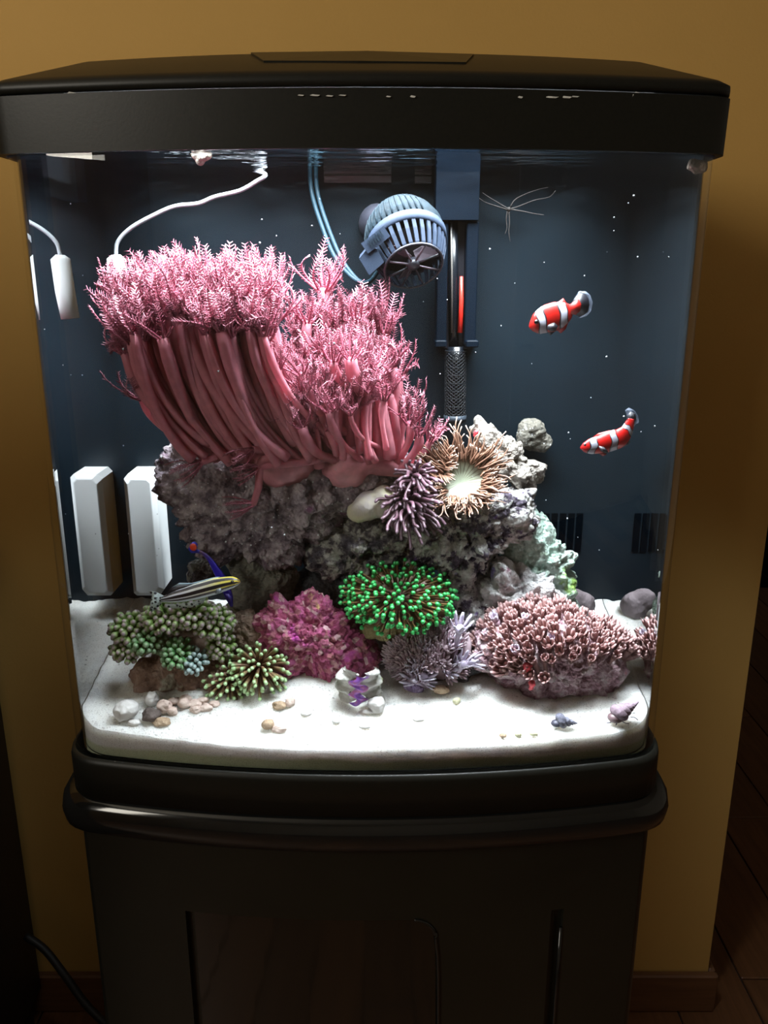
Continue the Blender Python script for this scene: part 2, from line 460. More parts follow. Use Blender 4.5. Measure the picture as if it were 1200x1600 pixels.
xr_end = gxr-0.006
k = 12
rim = [(ixr+0.006+(xr_end-ixr-0.006)*i/k, ZB) for i in range(1, k+1)] + [(xr_end, gz)] + [(xr_end+(ixr-0.02-xr_end)*i/k, gz) for i in range(1, k)]
front_slab(dr, (poly + rim)[::-1], 0.0, 0.006); dr.build('door_face', M['stand'], st, smooth=False)
eb = MB(); ep = [Vector((TX+x, yfront(x, 0.0065), z+H)) for x, z in poly[1:]]
eb.tube(spline(ep, 40), 0.0016, 6); eb.build('door_edge', M['gloss'], st)
gr = MB(); gp = [Vector((TX+gxr+0.004, yfront(gxr+0.004, 0.0065), z+H)) for z in np.linspace(px_off(885, 1447)[1], ZB, 8)]
gr.tube(gp, 0.0016, 6); gr.build('groove_edge', M['gloss'], st)
pl = MB(); pl.loft([ring(outline(0.266, 0.648, 0.032, 0.02, 1.085), z) for z in (-H, -H+0.055)]); pl.build('plinth', M['stand'], st, smooth=False)
def chips(parent, spots, Y, mat, n='scratch'):
    for (px, py, wd, ht) in spots:
        p = Pt(px, py, Y(px) if callable(Y) else Y); s = Sc(py, p.y); mb = MB()
        pts = [(-wd/2, 0), (-wd/4, ht*0.6), (wd*0.1, ht*0.4), (wd/2, ht*0.2), (wd*0.3, -ht*0.5), (-wd*0.2, -ht*0.4)]
        vs = [p + Vector((x*s, -0.0004, z*s)) for x, z in pts] + [p + Vector((x*s, 0.0016, z*s)) for x, z in pts]
        mb.add(vs, [tuple(range(5,-1,-1))] + [(i, (i+1) % 6, 6+(i+1) % 6, 6+i) for i in range(6)]); mb.build(n, mat, parent, smooth=False)
def on_top_edge(px, py): 
    return None
for (px, py, wd) in ((904,1244,9),(917,1243,10),(932,1241,12),(945,1240,8),(962,1237,14)):
    # small scrapes lying on the upper face of the stand
    d = ray(px, py); t = -0.4448/d.z; c = Vector((d.x*t, d.y*t, H-0.4448)); s = Sc(py, c.y)
    mb = MB(); mb.bbox((c.x-wd*s/2, c.y-0.0010, c.z-0.0004), (c.x+wd*s/2, c.y+0.0010, c.z+0.0003), 0.0001); mb.build('scrape', M['chip'], st, smooth=False)

# ------------------------------------------------------------------ aquarium
aq = empty('aquarium', (TX, 0.86, H-0.445)); tag(aq, 'bow-front glass aquarium with black base trim', 'aquarium')
tr = MB()
def tol(d): return outline(0.2630+d, 0.6375-d, 0.031, 0.032, 1.082)
tr.loft([ring(tol(0.002), -0.4448), ring(tol(0.002), -0.411), ring(tol(0.001), -0.4065), ring(tol(-0.001), -0.4055), ring(tol(-0.0013), -0.4055), ring(tol(-0.0013), -0.4125)])
tr.build('base_trim', M['black'], aq)
gk, _, _ = glassmat('clear_glass', 1.45, (0.985, 0.992, 0.992), False); M['glass'] = gk.m
def glass_wall():
    o_ = outline(HW, YC, BOW, RC, TB)[3:-3]; i_ = outline(HW-0.005, YC+0.005, BOW, RC-0.003, TB)[3:-3]
    n = len(o_); z0, z1 = -0.411, 0.096; mb = MB()
    q = [(i, i+1, n+i+1, n+i) for i in range(n-1)]
    mb.add(ring(o_, z0) + ring(o_, z1), q); mb.add(ring(i_, z1) + ring(i_, z0), q)
    mb.add(ring(o_, z1) + ring(i_, z1), q); mb.add(ring(i_, z0) + ring(o_, z0), q)
    for e in (0, -1):
        r4 = [ring([p], z)[0] for p in (o_[e], i_[e]) for z in (z0, z1)]
        mb.add(r4, [(0, 1, 3, 2) if e == 0 else (0, 2, 3, 1)])
    return mb
glass_wall().build('glass_wall', M['glass'], aq, smooth=True)
bt = MB(); bt.loft([ring(outline(HW-0.0055, YC+0.0055, BOW, RC, TB-0.01), z) for z in (-0.4125, -0.409)]); bt.build('bottom_pane', M['black'], aq, smooth=False)
M['partition'] = plain('black_partition', (0.0026, 0.0058, 0.0088), 0.42, 0.15, nz=0.12, nscale=14)
M['dark'] = plain('dark_slot', (0.0012, 0.002, 0.003), 0.9, 0.0)
pa = MB(); pa.box((TX-HW+0.0050, YB, H-0.407), (TX+HW-0.0050, TB-0.02, H+0.094)); pa.build('rear_partition', M['partition'], aq, smooth=False)
for x in (865, 878, 891, 852, 904):          # intake slots low on the partition
    p0 = Pt(x-3, 802, YB); p1 = Pt(x+3, 862, YB)
    mb = MB(); mb.box((p0.x, YB-0.0008, p1.z), (p1.x, YB+0.002, p0.z)); mb.build('intake_slot', M['dark'], aq, smooth=False)
M['slot_brown'] = plain('brown_overflow_tooth', (0.06, 0.055, 0.05), 0.5)
for (x0, x1, y0, y1) in ((506, 612, 274, 286), (648, 674, 276, 287)):
    p0 = Pt(x0, y0, YB); p1 = Pt(x1, y1, YB)
    mb = MB(); mb.bbox((p0.x, YB-0.003, p1.z), (p1.x, YB+0.002, p0.z), 0.0006); mb.build('overflow_bar', M['slot_brown'], aq, smooth=False)

# water: closed body with rippled top, total reflection from within
wk, wfr, wgl = glassmat('water_sides', 1.33, (0.985, 0.995, 1.0), True); M['water'] = wk.m
g2 = wk.node('ShaderNodeNewGeometry')         # seen from the room the water touches the glass: no second mirror image
wt, tfr, tgl = glassmat('water_surface', 1.33, (0.985, 0.995, 1.0), True)
v_ = wt.coord(); mp = wt.node('ShaderNodeMapping'); mp.inputs['Scale'].default_value = (1, 2.2, 1); wt.link(v_, mp.inputs['Vector'])
bn = wt.node('ShaderNodeBump'); bn.inputs['Strength'].default_value = 0.6; bn.inputs['Distance'].default_value = 0.006
wt.link(wt.noise(mp.outputs[0], 16, 3, 0.55), bn.inputs['Height']); wt.link(bn.outputs[0], tgl.inputs['Normal']); wt.link(bn.outputs[0], tfr.inputs['Normal'])
wo = outline(HW-0.0054, YC+0.0054, BOW, RC-0.003, YB+0.003, rb=0.001)
WZ = 0.089
wm = MB(); wm.loft([ring(wo, -0.4085), ring(wo, WZ)], cap=False)
n = len(wo); wm.add(ring(wo, WZ), [tuple(range(n))], m=1); wm.add(ring(wo, -0.4085), [tuple(range(n))[::-1]], m=0)
o = wm.build('water', [M['water'], wt.m], loc=(TX, 0.73, H-0.4085), smooth=False)
tag(o, 'clear blue-tinted water filling the aquarium up to the hood', 'water', kind='stuff')

# ------------------------------------------------------------------ sand
def sandmat():
    k = N('aragonite_sand'); k.set(0.9, 0.2, 0.85, (1.0, 0.95, 0.9)); k.p.inputs['Subsurface Scale'].default_value = 0.02; v = k.coord()
    c = k.ramp(k.noise(v, 900, 3, 0.7), [(0.25, (0.50, 0.48, 0.45)), (0.45, (0.80, 0.79, 0.75)), (0.75, (0.90, 0.89, 0.86))])
    sp = k.node('ShaderNodeSeparateXYZ'); k.link(v, sp.inputs[0])
    z = k.math('ADD', sp.outputs['Z'], k.math('MULTIPLY', k.math('SUBTRACT', k.noise(v, 9, 2), 0.5), 0.014))
    alg = k.ramp(k.math('MULTIPLY', z, 40.0), [(0.0, (0.50, 0.54, 0.36)), (0.30, (0.56, 0.58, 0.44)), (0.42, (0.74, 0.72, 0.76)), (0.70, (0.80, 0.79, 0.82)), (0.85, (1, 1, 1))])
    c = k.mix(1.0, c, alg, 'MULTIPLY')
    d = k.voro(v, 420); c = k.mix(k.ramp(d, [(0.10, (1,1,1)), (0.17, (0,0,0))]), c, (0.22, 0.20, 0.18))
    k.col(c); k.bump(k.noise(v, 700, 4, 0.8), 0.7, 0.002); return k.m
M['sand'] = sandmat()
def sand_h(x, y):
    u = (x-TX)
    e = 0.0040*noise.noise(Vector((x*22, y*22, 0.3))) + 0.0024*noise.noise(Vector((x*70, y*70, 4))) + 0.0010*noise.noise(Vector((x*190, y*190, 9)))
    fade = min(1, max(0, (y-0.628)/0.05))
    bank = 0.0
    return sand_z(y) + e*(0.4+0.6*fade) + bank
sm = MB(); hw_ = HW-0.0058; nx, ny = 240, 110; vs = []; fs = []
def yfs(x):
    # front of the sand along the inner glass including the rounded corners
    ax = abs(x); r = RC; yc = YC+0.0058
    y = yc - BOW*(1-(x/hw_)**2)
    if ax > hw_-r:
        t = (ax-(hw_-r))/r; y = y + r*(1-math.sqrt(max(0, 1-t*t)))*0.95
    return y
for j in range(ny+1):
    for i in range(nx+1):
        x = hw_*math.sin((i/nx-0.5)*math.pi); y0 = yfs(x); y = y0 + (YB-0.0006-y0)*j/ny
        vs.append((TX+x, y, sand_h(TX+x, y)))
for j in range(ny):
    for i in range(nx):
        a = j*(nx+1)+i; fs.append((a, a+1, a+nx+2, a+nx+1))
sm.add(vs, fs)
rows = 5; fr = []
for q in range(rows+1):
    for i in range(nx+1):
        p = vs[i]; fr.append((p[0], p[1], p[2] + (H-0.408-p[2])*q/rows))
sm.add(fr, [(q*(nx+1)+i, (q+1)*(nx+1)+i, (q+1)*(nx+1)+i+1, q*(nx+1)+i+1) for q in range(rows) for i in range(nx)])
for i0 in (0, nx):              # sides
    col = [vs[j*(nx+1)+i0] for j in range(ny+1)]; sm.add(col + [(p[0], p[1], H-0.408) for p in col], [(j, j+1, ny+2+j, ny+1+j) for j in range(ny)])
o = sm.build('sand_bed', M['sand'], loc=(TX, 0.73, H-0.408)); tag(o, 'white aragonite sand covering the aquarium floor', 'sand', kind='stuff')

# ------------------------------------------------------------------ hood
hd = empty('aquarium_hood', (TX, 0.86, H+0.081)); tag(hd, 'black plastic aquarium hood with sloped lid', 'aquarium hood')
def hol(d): return outline(0.2640+d, 0.640-d, 0.031, 0.016, 1.09)
fa = MB(); fr_ = [ring(hol(0.0), 0.0815), ring(hol(0.0006), 0.1185), ring(hol(-0.003), 0.1195), ring(hol(-0.004), 0.0815)]
for q in range(4): fa.loft([fr_[q], fr_[(q+1) % 4]], cap=False)
fa.build('fascia', M['black'], hd, smooth=True)
li = MB()
def lol(t): return outline(0.2640-0.040*t, 0.640+0.088*t, 0.031, 0.016, 1.09-0.02*t)
li.loft([ring(hol(-0.003), 0.1196), ring(lol(0.0), 0.1204), ring(lol(-0.004), 0.1235), ring(lol(0.0), 0.1268), ring(lol(0.10), 0.1315), ring(lol(0.93), 0.1585), ring(lol(1.0), 0.1598), ring(lol(1.35), 0.1606)])
li.build('lid', M['black'], hd)
# feeding hatch set into the lid
hm = MB()
hp = [(392, 84.5), (412, 97.5), (560, 98), (728, 100), (740, 87), (575, 82.2)]
def lidpt(px, py, lift=0.0):
    # march along the ray onto the sloping front face of the lid
    d = ray(px, py)
    for Y in np.linspace(0.60, 0.80, 800):
        p = d*(Y/d.y); x = p.x-TX
        tt = (p.z-0.1315)/(0.1585-0.1315)*0.83+0.10
        yf = (0.640+0.088*tt) - 0.031*(1-(x/(0.2640-0.040*tt))**2)
        if Y >= yf: return Vector((p.x, p.y, p.z+H)) + Vector((0, -0.3, 1)).normalized()*lift
    return Vector((p.x, 0.70, p.z+H))
t = [lidpt(*q, 0.0012) for q in hp]; u = [lidpt(*q, -0.002) for q in hp]
hm.add(t+u, [tuple(range(6)), (0,6,7,1),(1,7,8,2),(2,8,9,3),(3,9,10,4),(4,10,11,5),(5,11,6,0)]); hm.build('feeding_hatch', M['stand'], hd, smooth=False)
chips(hd, [(112,146,14,4),(470,149,10,2),(492,149,16,2.5),(515,150,12,2),(535,149,12,2),(607,151,8,2),(645,151,9,3),(813,152,8,3),(862,152,22,2.5),(885,152,18,3),(898,151,14,2),(985,149,10,6),(995,146,8,4)], lambda px: 0.640-0.031*(1-(((px-566)/569)**2))-0.0014 if True else 0, M['chip'])
k = N('lamp_diffuser'); k.n.remove(k.p); em = k.node('ShaderNodeEmission'); em.inputs[0].default_value = (0.9, 0.96, 1, 1); em.inputs[1].default_value = 3.0; k.link(em.outputs[0], k.out.inputs['Surface'])
lp = MB(); lp.bbox((TX-0.208, 0.643, H+0.1125), (TX+0.208, 0.815, H+0.118), 0.001); lp.build('lamp_panel', k.m, hd, smooth=False)

# ------------------------------------------------------------------ live rock
import bmesh
_ico = {}
def ico(sub):
    if sub not in _ico:
        bm = bmesh.new(); bmesh.ops.create_icosphere(bm, subdivisions=sub, radius=1.0)
        bm.verts.ensure_lookup_table()
        _ico[sub] = ([v.co.copy().normalized() for v in bm.verts], [tuple(v.index for v in f.verts) for f in bm.faces]); bm.free()
    return _ico[sub]
def vor(p): return noise.voronoi(p)[0][0]
def lump(lobes, sub=6, knob=0.006, ks=0.016, fine=0.0025, fs=0.006, fract=0.004, frs=0.02, pit=0.0, seed=0.0, flat=1.0):
    """star shaped union of balls [(Vector centre, radius)] roughened with knobs, grain and pits."""
    wsum = sum(r**2 for _, r in lobes); c0 = Vector((0, 0, 0))
    for c, r in lobes: c0 += c*(r**2/wsum)
    dirs, faces = ico(sub); out = []; sv = Vector((seed*1.37, seed*0.71, seed*2.11))
    for d in dirs:
        acc = 0.0
        for c, r in lobes:
            e = c-c0; bb = d.dot(e); disc = bb*bb-e.length_squared+r*r
            if disc > 0:
                q = bb+math.sqrt(disc)
                if q > 0: acc += q**8
            else:
                q = (bb+r*0.2)
                if q > 0: acc += (q*0.6)**8
        rr = max(acc, 1e-24)**0.125
        p = c0+d*rr
        h = knob*(0.42-1.1*vor(p/ks+sv)**2) if knob else 0.0
        if fine: h += fine*(0.42-1.1*vor(p/fs+sv)**2)
        if fract: h += fract*noise.fractal(p/frs+sv, 0.8, 2.0, 4)
        if pit:
            g = noise.noise(p/0.011+sv*1.7)
            if g > 0.18: h -= pit*min(1.0, (g-0.18)*4)
        q = c0+d*max(rr+h, 0.002)
        out.append(q)
    return out, faces, c0
def rock(name, label, lobes, mat, Y, cat='rock', parent=None, group=None, **kw):
    L = []
    for l in lobes:
        px, py, r = l[:3]; dy = l[3] if len(l) > 3 else 0.0
        L.append((Pt(px, py, Y+dy), r*Sc(py, Y+dy)))
    vs, fs, c0 = lump(L, **kw)
    for i, p in enumerate(vs):
        if p.y > YB-0.001: p.y = YB-0.001
    mb = MB(); mb.add(vs, fs)
    zmin = min(p.z for p in vs)
    if parent is not None: return mb.build(name, mat, parent)
    o = mb.build(name, mat, loc=Vector((c0.x, c0.y, zmin))); return tag(o, label, cat, group)

M['rock_dark'] = rockmat('mauve_brown_rock', [(0.28, (0.05, 0.036, 0.045)), (0.43, (0.17, 0.13, 0.155)), (0.55, (0.36, 0.30, 0.33)), (0.70, (0.58, 0.52, 0.55))], 70, [((0.20, 0.09, 0.17), 30, 0.62)], specks=150)
M['rock_grey'] = rockmat('grey_green_rock', [(0.25, (0.08, 0.08, 0.065)), (0.5, (0.20, 0.20, 0.17)), (0.75, (0.36, 0.35, 0.30))], 35, [((0.20, 0.23, 0.10), 25, 0.6)])
M['rock_mix'] = rockmat('black_white_rock', [(0.36, (0.02, 0.016, 0.024)), (0.455, (0.09, 0.07, 0.10)), (0.50, (0.46, 0.45, 0.43)), (0.62, (0.78, 0.78, 0.76))], 70, [((0.16, 0.07, 0.32), 40, 0.64), ((0.12, 0.36, 0.42), 34, 0.68)], bump=0.8)
M['rock_mid'] = rockmat('dark_patched_rock', [(0.36, (0.025, 0.02, 0.026)), (0.48, (0.11, 0.095, 0.105)), (0.54, (0.40, 0.39, 0.36)), (0.68, (0.62, 0.62, 0.58))], 62, [((0.22, 0.28, 0.22), 26, 0.60)], bump=0.8)
M['rock_mint'] = rockmat('pale_mint_rock', [(0.28, (0.10, 0.16, 0.12)), (0.42, (0.45, 0.62, 0.53)), (0.7, (0.74, 0.84, 0.78))], 60, [((0.30, 0.50, 0.12), 22, 0.64)], bump=0.8)
M['rock_white'] = rockmat('bleached_rock', [(0.30, (0.16, 0.12, 0.13)), (0.43, (0.62, 0.60, 0.61)), (0.6, (0.84, 0.84, 0.84))], 40, [((0.40, 0.22, 0.28), 26, 0.62), ((0.24, 0.20, 0.42), 34, 0.64)], bump=0.7)
M['rock_shelf'] = rockmat('pale_tan_rock', [(0.30, (0.09, 0.075, 0.065)), (0.48, (0.24, 0.215, 0.19)), (0.7, (0.40, 0.37, 0.33))], 70, [], bump=0.9)
M['rock_frag'] = rockmat('speckled_grey_rock', [(0.3, (0.04, 0.04, 0.035)), (0.55, (0.12, 0.11, 0.09)), (0.75, (0.20, 0.20, 0.19))], 70, [((0.10, 0.32, 0.28), 50, 0.66)], specks=210)
M['rock_brown'] = rockmat('smooth_brown_lump', [(0.3, (0.07, 0.055, 0.06)), (0.7, (0.17, 0.14, 0.15))], 40, [], bump=0.2)
M['rock_magenta'] = rockmat('magenta_crust', [(0.28, (0.10, 0.03, 0.045)), (0.48, (0.32, 0.07, 0.13)), (0.62, (0.48, 0.13, 0.24)), (0.8, (0.68, 0.42, 0.42))], 110, [((0.50, 0.08, 0.36), 24, 0.60), ((0.50, 0.36, 0.14), 34, 0.69)], bump=0.5,
    cells=(190, [(0.0, (0.14, 0.03, 0.06)), (0.3, (0.34, 0.06, 0.14)), (0.55, (0.52, 0.13, 0.32)), (0.85, (0.42, 0.20, 0.18)), (1.0, (0.85, 0.66, 0.66))], 0.6))
M['rock_tan'] = rockmat('tan_brown_rock', [(0.3, (0.13, 0.08, 0.055)), (0.5, (0.34, 0.24, 0.18)), (0.72, (0.55, 0.44, 0.35))], 45, [((0.42, 0.40, 0.30), 24, 0.6)])
M['rock_rust'] = rockmat('brown_rubble_rock', [(0.28, (0.07, 0.045, 0.035)), (0.5, (0.24, 0.15, 0.115)), (0.72, (0.42, 0.31, 0.26))], 45, [((0.45, 0.43, 0.36), 28, 0.62)])
M['rock_mauve'] = rockmat('mauve_crusted_rock', [(0.30, (0.14, 0.07, 0.085)), (0.46, (0.40, 0.24, 0.28)), (0.56, (0.64, 0.48, 0.52)), (0.7, (0.82, 0.76, 0.76))], 80, [((0.70, 0.10, 0.13), 30, 0.68)], bump=0.7)
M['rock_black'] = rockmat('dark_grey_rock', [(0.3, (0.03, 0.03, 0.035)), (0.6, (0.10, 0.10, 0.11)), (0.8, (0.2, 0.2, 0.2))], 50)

rock('live_rock', 'large knobbly mauve-brown live rock beneath the pink waving coral',
     [(300,745,46),(335,765,60),(400,780,70),(470,775,66),(545,755,52,0.0),(600,735,40,0.01),(345,830,46),(430,835,52),(310,700,26)], M['rock_dark'], 0.772, sub=7, knob=0.013, ks=0.015, fine=0.006, fs=0.006, fract=0.007, pit=0.006, seed=1)
rock('live_rock', 'grey-green rock pillar standing in shade below the mauve-brown rock',
     [(395,880,38),(400,930,42),(385,965,36),(430,905,34)], M['rock_grey'], 0.785, knob=0.005, fract=0.006, seed=2)
rock('live_rock', 'small grey stone just behind the striped fish',
     [(308,892,16),(328,884,18),(320,905,22)], M['rock_mid'], 0.80, knob=0.003, seed=3, sub=5)
rock('live_rock', 'dark patched rock wedged left of the green-tipped coral top',
     [(515,868,36),(555,856,42),(605,850,42),(575,880,34)], M['rock_mid'], 0.765, knob=0.010, ks=0.014, fine=0.005, fract=0.008, pit=0.006, seed=4)
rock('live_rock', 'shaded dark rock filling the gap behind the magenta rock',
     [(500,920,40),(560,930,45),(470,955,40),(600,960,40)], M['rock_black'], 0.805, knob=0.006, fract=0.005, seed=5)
rock('live_rock', 'black and white live rock below the brown anemone',
     [(690,835,52),(660,850,40),(745,815,56),(795,805,42),(720,870,40)], M['rock_mix'], 0.765, sub=7, knob=0.012, ks=0.015, fine=0.006, fract=0.009, pit=0.007, seed=6)
rock('live_rock', 'pale mint green rock at the right end of the reef',
     [(830,835,36),(850,875,38),(862,915,34),(868,955,36),(812,860,34)], M['rock_mint'], 0.79, knob=0.010, ks=0.014, fine=0.005, fract=0.007, pit=0.006, seed=7)
rock('live_rock', 'bleached white rock with rosy hollows above the mauve polyps',
     [(785,915,42),(830,935,42),(765,935,36),(850,965,34),(800,965,40)], M['rock_white'], 0.765, knob=0.010, ks=0.017, fine=0.004, fract=0.011, pit=0.009, seed=8)
rock('live_rock', 'purple-flecked rock between lavender coral and bleached rock',
     [(715,925,30),(735,965,38),(755,1000,34),(720,1000,34)], M['rock_mix'], 0.755, knob=0.006, fract=0.006, pit=0.004, seed=9)
rock('live_rock', 'long pale tan rock leaning up right of the anemone',
     [(752,672,13),(764,690,22),(784,712,26),(806,735,26),(830,738,20),(820,762,16)], M['rock_shelf'], 0.785, knob=0.007, ks=0.011, fine=0.005, fract=0.006, pit=0.005, seed=10)
rock('live_rock', 'lumpy speckled grey rock piece stuck to the rear partition',
     [(832,673,20),(846,690,16),(824,690,14)], M['rock_frag'], 0.829, sub=5, knob=0.003, ks=0.009, fract=0.003, seed=11)
rock('turban_shell', 'smooth dark brown lump on the sand behind the reef',
     [(893,938,17),(908,945,20),(905,955,16)], M['rock_brown'], 0.822, cat='shell', sub=5, knob=0.002, fine=0, fract=0.002, seed=12)
rock('live_rock', 'magenta crusted rock at the front centre of the reef',
     [(470,985,46),(490,955,28),(440,985,40),(520,1005,46),(550,1025,40),(450,1025,44),(510,1040,40),(435,945,14)], M['rock_magenta'], 0.732, sub=7, knob=0.006, ks=0.007, fine=0.004, fs=0.0035, fract=0.006, pit=0.004, seed=13)
rock('live_rock', 'tan rock between the striped fish and the magenta rock',
     [(385,985,28),(400,1000,30),(375,1010,26)], M['rock_tan'], 0.735, knob=0.004, ks=0.01, fract=0.004, seed=14)
rock('live_rock', 'brown rubble rock carrying the fleshy green and mauve coral',
     [(236,1060,28),(262,1052,32),(300,1050,32),(335,1056,30),(252,1078,24),(310,1072,22)], M['rock_rust'], 0.708, knob=0.005, ks=0.014, fine=0.002, fract=0.005, seed=15)
rock('live_rock', 'mauve crusted rock carrying the rose-brown polyp colony',
     [(850,1062,44),(905,1065,44),(942,1045,34),(800,1030,42),(775,1015,34),(870,1085,26),(880,1020,60)], M['rock_mauve'], 0.712, sub=7, knob=0.006, ks=0.010, fine=0.003, fs=0.005, fract=0.005, pit=0.003, seed=16)
rock('live_rock', 'dark grey stone beneath the lavender coral',
     [(680,1045,26),(715,1042,28),(735,1030,24),(655,1050,22)], M['rock_black'], 0.722, knob=0.004, fract=0.004, seed=17)
rock('live_rock', 'small purple stone on the sand in front of the lavender coral',
     [(650,1076,13),(640,1072,9)], rockmat('purple_stone', [(0.3,(0.16,0.11,0.25)),(0.7,(0.45,0.36,0.50))], 60), 0.698, sub=4, knob=0.002, ks=0.006, fract=0.001, fine=0, seed=18)

# ------------------------------------------------------------------ pink waving-hand coral
def crown_mesh(name, mat, n=8, L=0.036, spread=0.5, curl=0.3, pin=0.0052, tr=0.00075, seed=0, sides=5, npin=7):
    rd = random.Random(seed); mb = MB()
    for k_ in range(n):
        ph = 2*math.pi*k_/n + rd.uniform(-.25, .25); l = L*rd.uniform(.75, 1.12); sp = spread*rd.uniform(.6, 1.3); cu = rd.uniform(-curl, curl)
        pts = []
        for i in range(9):
            t = i/8; r = 0.003+l*(sp*math.sin(t*1.5)*0.75); z = l*(t - 0.12*sp*t*t); a = ph+cu*t*t*1.6
            if cu > curl*0.5: r *= (1-0.55*t*t)
            if cu < -curl*0.6: z -= l*0.45*t*t*t; r += l*0.2*t*t
            pts.append(Vector((r*math.cos(a), r*math.sin(a), z)))
        rad = [tr*(1.5-1.0*i/8) for i in range(9)]
        mb.tube(pts, rad, sides, a=[0.2+0.8*i/8 for i in range(9)])
        C = spline(pts, npin*2)
        for i in range(2, npin*2+1):
            t = i/(npin*2); p = C[i]; tg = (C[min(i+1, npin*2)]-C[i-1]).normalized()
            rad_out = Vector((math.cos(ph), math.sin(ph), 0)); sd = tg.cross(rad_out).normalized() if tg.cross(rad_out).length > 1e-4 else Vector((1,0,0))
            for sg in (-1, 1):
                dv = (sd*sg + tg*0.7 + rad_out*rd.uniform(-.25, .5)).normalized()
                ln = pin*(0.55+0.6*math.sin(t*math.pi*0.9))*rd.uniform(.75, 1.15)
                q = dv.orthogonal().normalized(); q2 = dv.cross(q); w_ = 0.00062
                mb.add([p+q*w_, p+(q*-.5+q2*.87)*w_, p+(q*-.5-q2*.87)*w_, p+dv*ln+q*w_*.3, p+dv*ln-q*w_*.3],
                       [(0,1,4,3),(1,2,4),(2,0,3,4)], a=[t, t, t, min(1, t+.3), min(1, t+.3)])
    mb.ball((0,0,0.001), 0.0042, 8, 5, a=0.1, sc=(1,1,.7))
    return mb.mesh(name, mat)
M['pink_crown'] = tipmat('pink_tentacles', [(0.0, (0.50, 0.14, 0.20)), (0.5, (0.46, 0.12, 0.185)), (1.0, (0.54, 0.21, 0.28))], 0.45, var=0.3, trans=0.4)
M['pink_stalk'] = tipmat('pink_stalks', [(0.0, (0.80, 0.33, 0.40)), (0.5, (0.82, 0.34, 0.41)), (1.0, (0.66, 0.23, 0.30))], 0.42, var=0.2, trans=0.5)
crowns = [crown_mesh('tentacle_crown', M['pink_crown'], L=0.034+0.003*(i % 3), spread=(0.35, 0.55, 0.8, 1.0, 0.6, 0.45)[i], curl=(0.3, 0.5, 0.6, 0.8, 0.9, 0.2)[i], seed=40+i) for i in range(6)]
pc = empty('waving_coral', Pt(460, 735, 0.76)); tag(pc, 'big pink waving-hand coral with feathery crowns on long stalks', 'coral')
tips = []                       # (tip px, tip py, tip Y, base px, base py, base Y, crown scale)
def contour_l(x): return float(np.interp(x, [165, 200, 235, 300, 380, 430], [470, 440, 424, 424, 424, 448]))
for i in range(104):
    x = 200 + 226*((i*0.618) % 1.0); up = R(0.0, 1.0)
    y = contour_l(x) + 38 + 62*up**1.2 + R(-15, 15) + 9*math.sin(x*.06); Y = 0.738 - 0.062*up + R(-.012, .012)
    bx = 315 + (x-200)/226*205 + R(-26, 26); tips.append((x, y, Y, bx, R(688, 726), 0.755-0.045*up+R(-.012,.012), R(.75, 1.1)))
for i in range(44):             # right-hand mass
    y = R(505, 645); lim = float(np.interp(y, [470, 500, 560, 610, 650], [585, 598, 612, 618, 640])); x = R(462, lim-12)
    f = (y-505)/140.0; Y = 0.775 - 0.075*f + R(-.012, .012)
    tips.append((x, y, Y, 470+(x-450)/180*165+R(-10, 10), R(696, 738), Y+R(.0, .02), R(.7, 1.0)))
for i in range(26):             # short stalks in front of the middle
    x = R(350, 560); y = R(540, 685); tips.append((x, y, R(.695, .725), x+R(20, 70), min(728, y+R(60, 110)), .742, R(.55, .8)))
for q in [(427,455,.77,450,700,.95),(505,455,.765,525,700,1.1),(512,462,.775,530,700,.9),(560,505,.75,575,700,1.0),(590,512,.76,600,705,1.05),(480,505,.75,500,700,.9),(535,500,.77,550,700,.9),(603,520,.75,610,715,1.0),
          (612,575,.74,612,720,1.0),(622,590,.75,625,720,.95),(608,615,.735,620,725,.95),(196,552,.715,300,684,.95),(206,560,.725,310,690,.85),(222,622,.735,310,700,.95),(236,628,.722,320,705,.8),(196,486,.72,310,690,.95),(204,492,.70,320,690,.9),(194,470,.735,310,690,.9),(206,540,.75,300,680,.8),
          (268,672,.732,335,712,.8),(280,668,.722,340,716,.7),(640,662,.735,622,728,.9),(655,680,.73,628,734,.85),(632,650,.75,620,728,.9),(672,690,.745,630,738,.8)]:
    tips.append((q[0], q[1], q[2], q[3], q[4], q[2]+.01, q[5]))
for i, (tx, ty, tY, bx, by, bY, sc) in enumerate(tips):
    p0 = Pt(bx, by, bY); p3 = Pt(tx, ty, tY); s = Sc(ty, tY); dist = (p3-p0).length
    lean = (tx-bx)
    if lean < -40:              # swept left, then upright
        p1 = p0 + Vector((lean*s*R(.34,.5), -0.012, dist*0.20)); p2 = p3 + Vector((-lean*s*R(.05,.22), 0.0, -dist*R(.3,.42)))
    else:
        p1 = p0 + Vector((lean*s*0.35+R(-.006,.006), -0.008, dist*0.32)); p2 = p3 + Vector((-lean*s*0.08+R(-.008,.008), 0, -dist*0.35))
    pts = bez(p0, p1, p2, p3, 14); w_ = R(.65, 1.2)*(1 if dist > 0.07 else .72)
    rad = [w_*(0.0052-0.0016*math.sin(min(1, j/14*1.25)*math.pi)*.8-(0.0006 if j > 12 else 0)) for j in range(15)]
    mb = MB(); mb.tube(pts, rad, 8); po = mb.build('polyp', M['pink_stalk'], pc)
    d_ = (pts[-1]-pts[-3]).normalized(); d_ = (d_ + Vector((R(-.25,.25), R(-.45,.1), .35 if ty < 520 else .1))).normalized()
    qt = Vector((0,0,1)).rotation_difference(d_) @ Quaternion((0,0,1), R(0, 6.28))
    inst('tentacle_crown', crowns[random.randrange(6)], po, pts[-1]-d_*0.001, qt, sc)
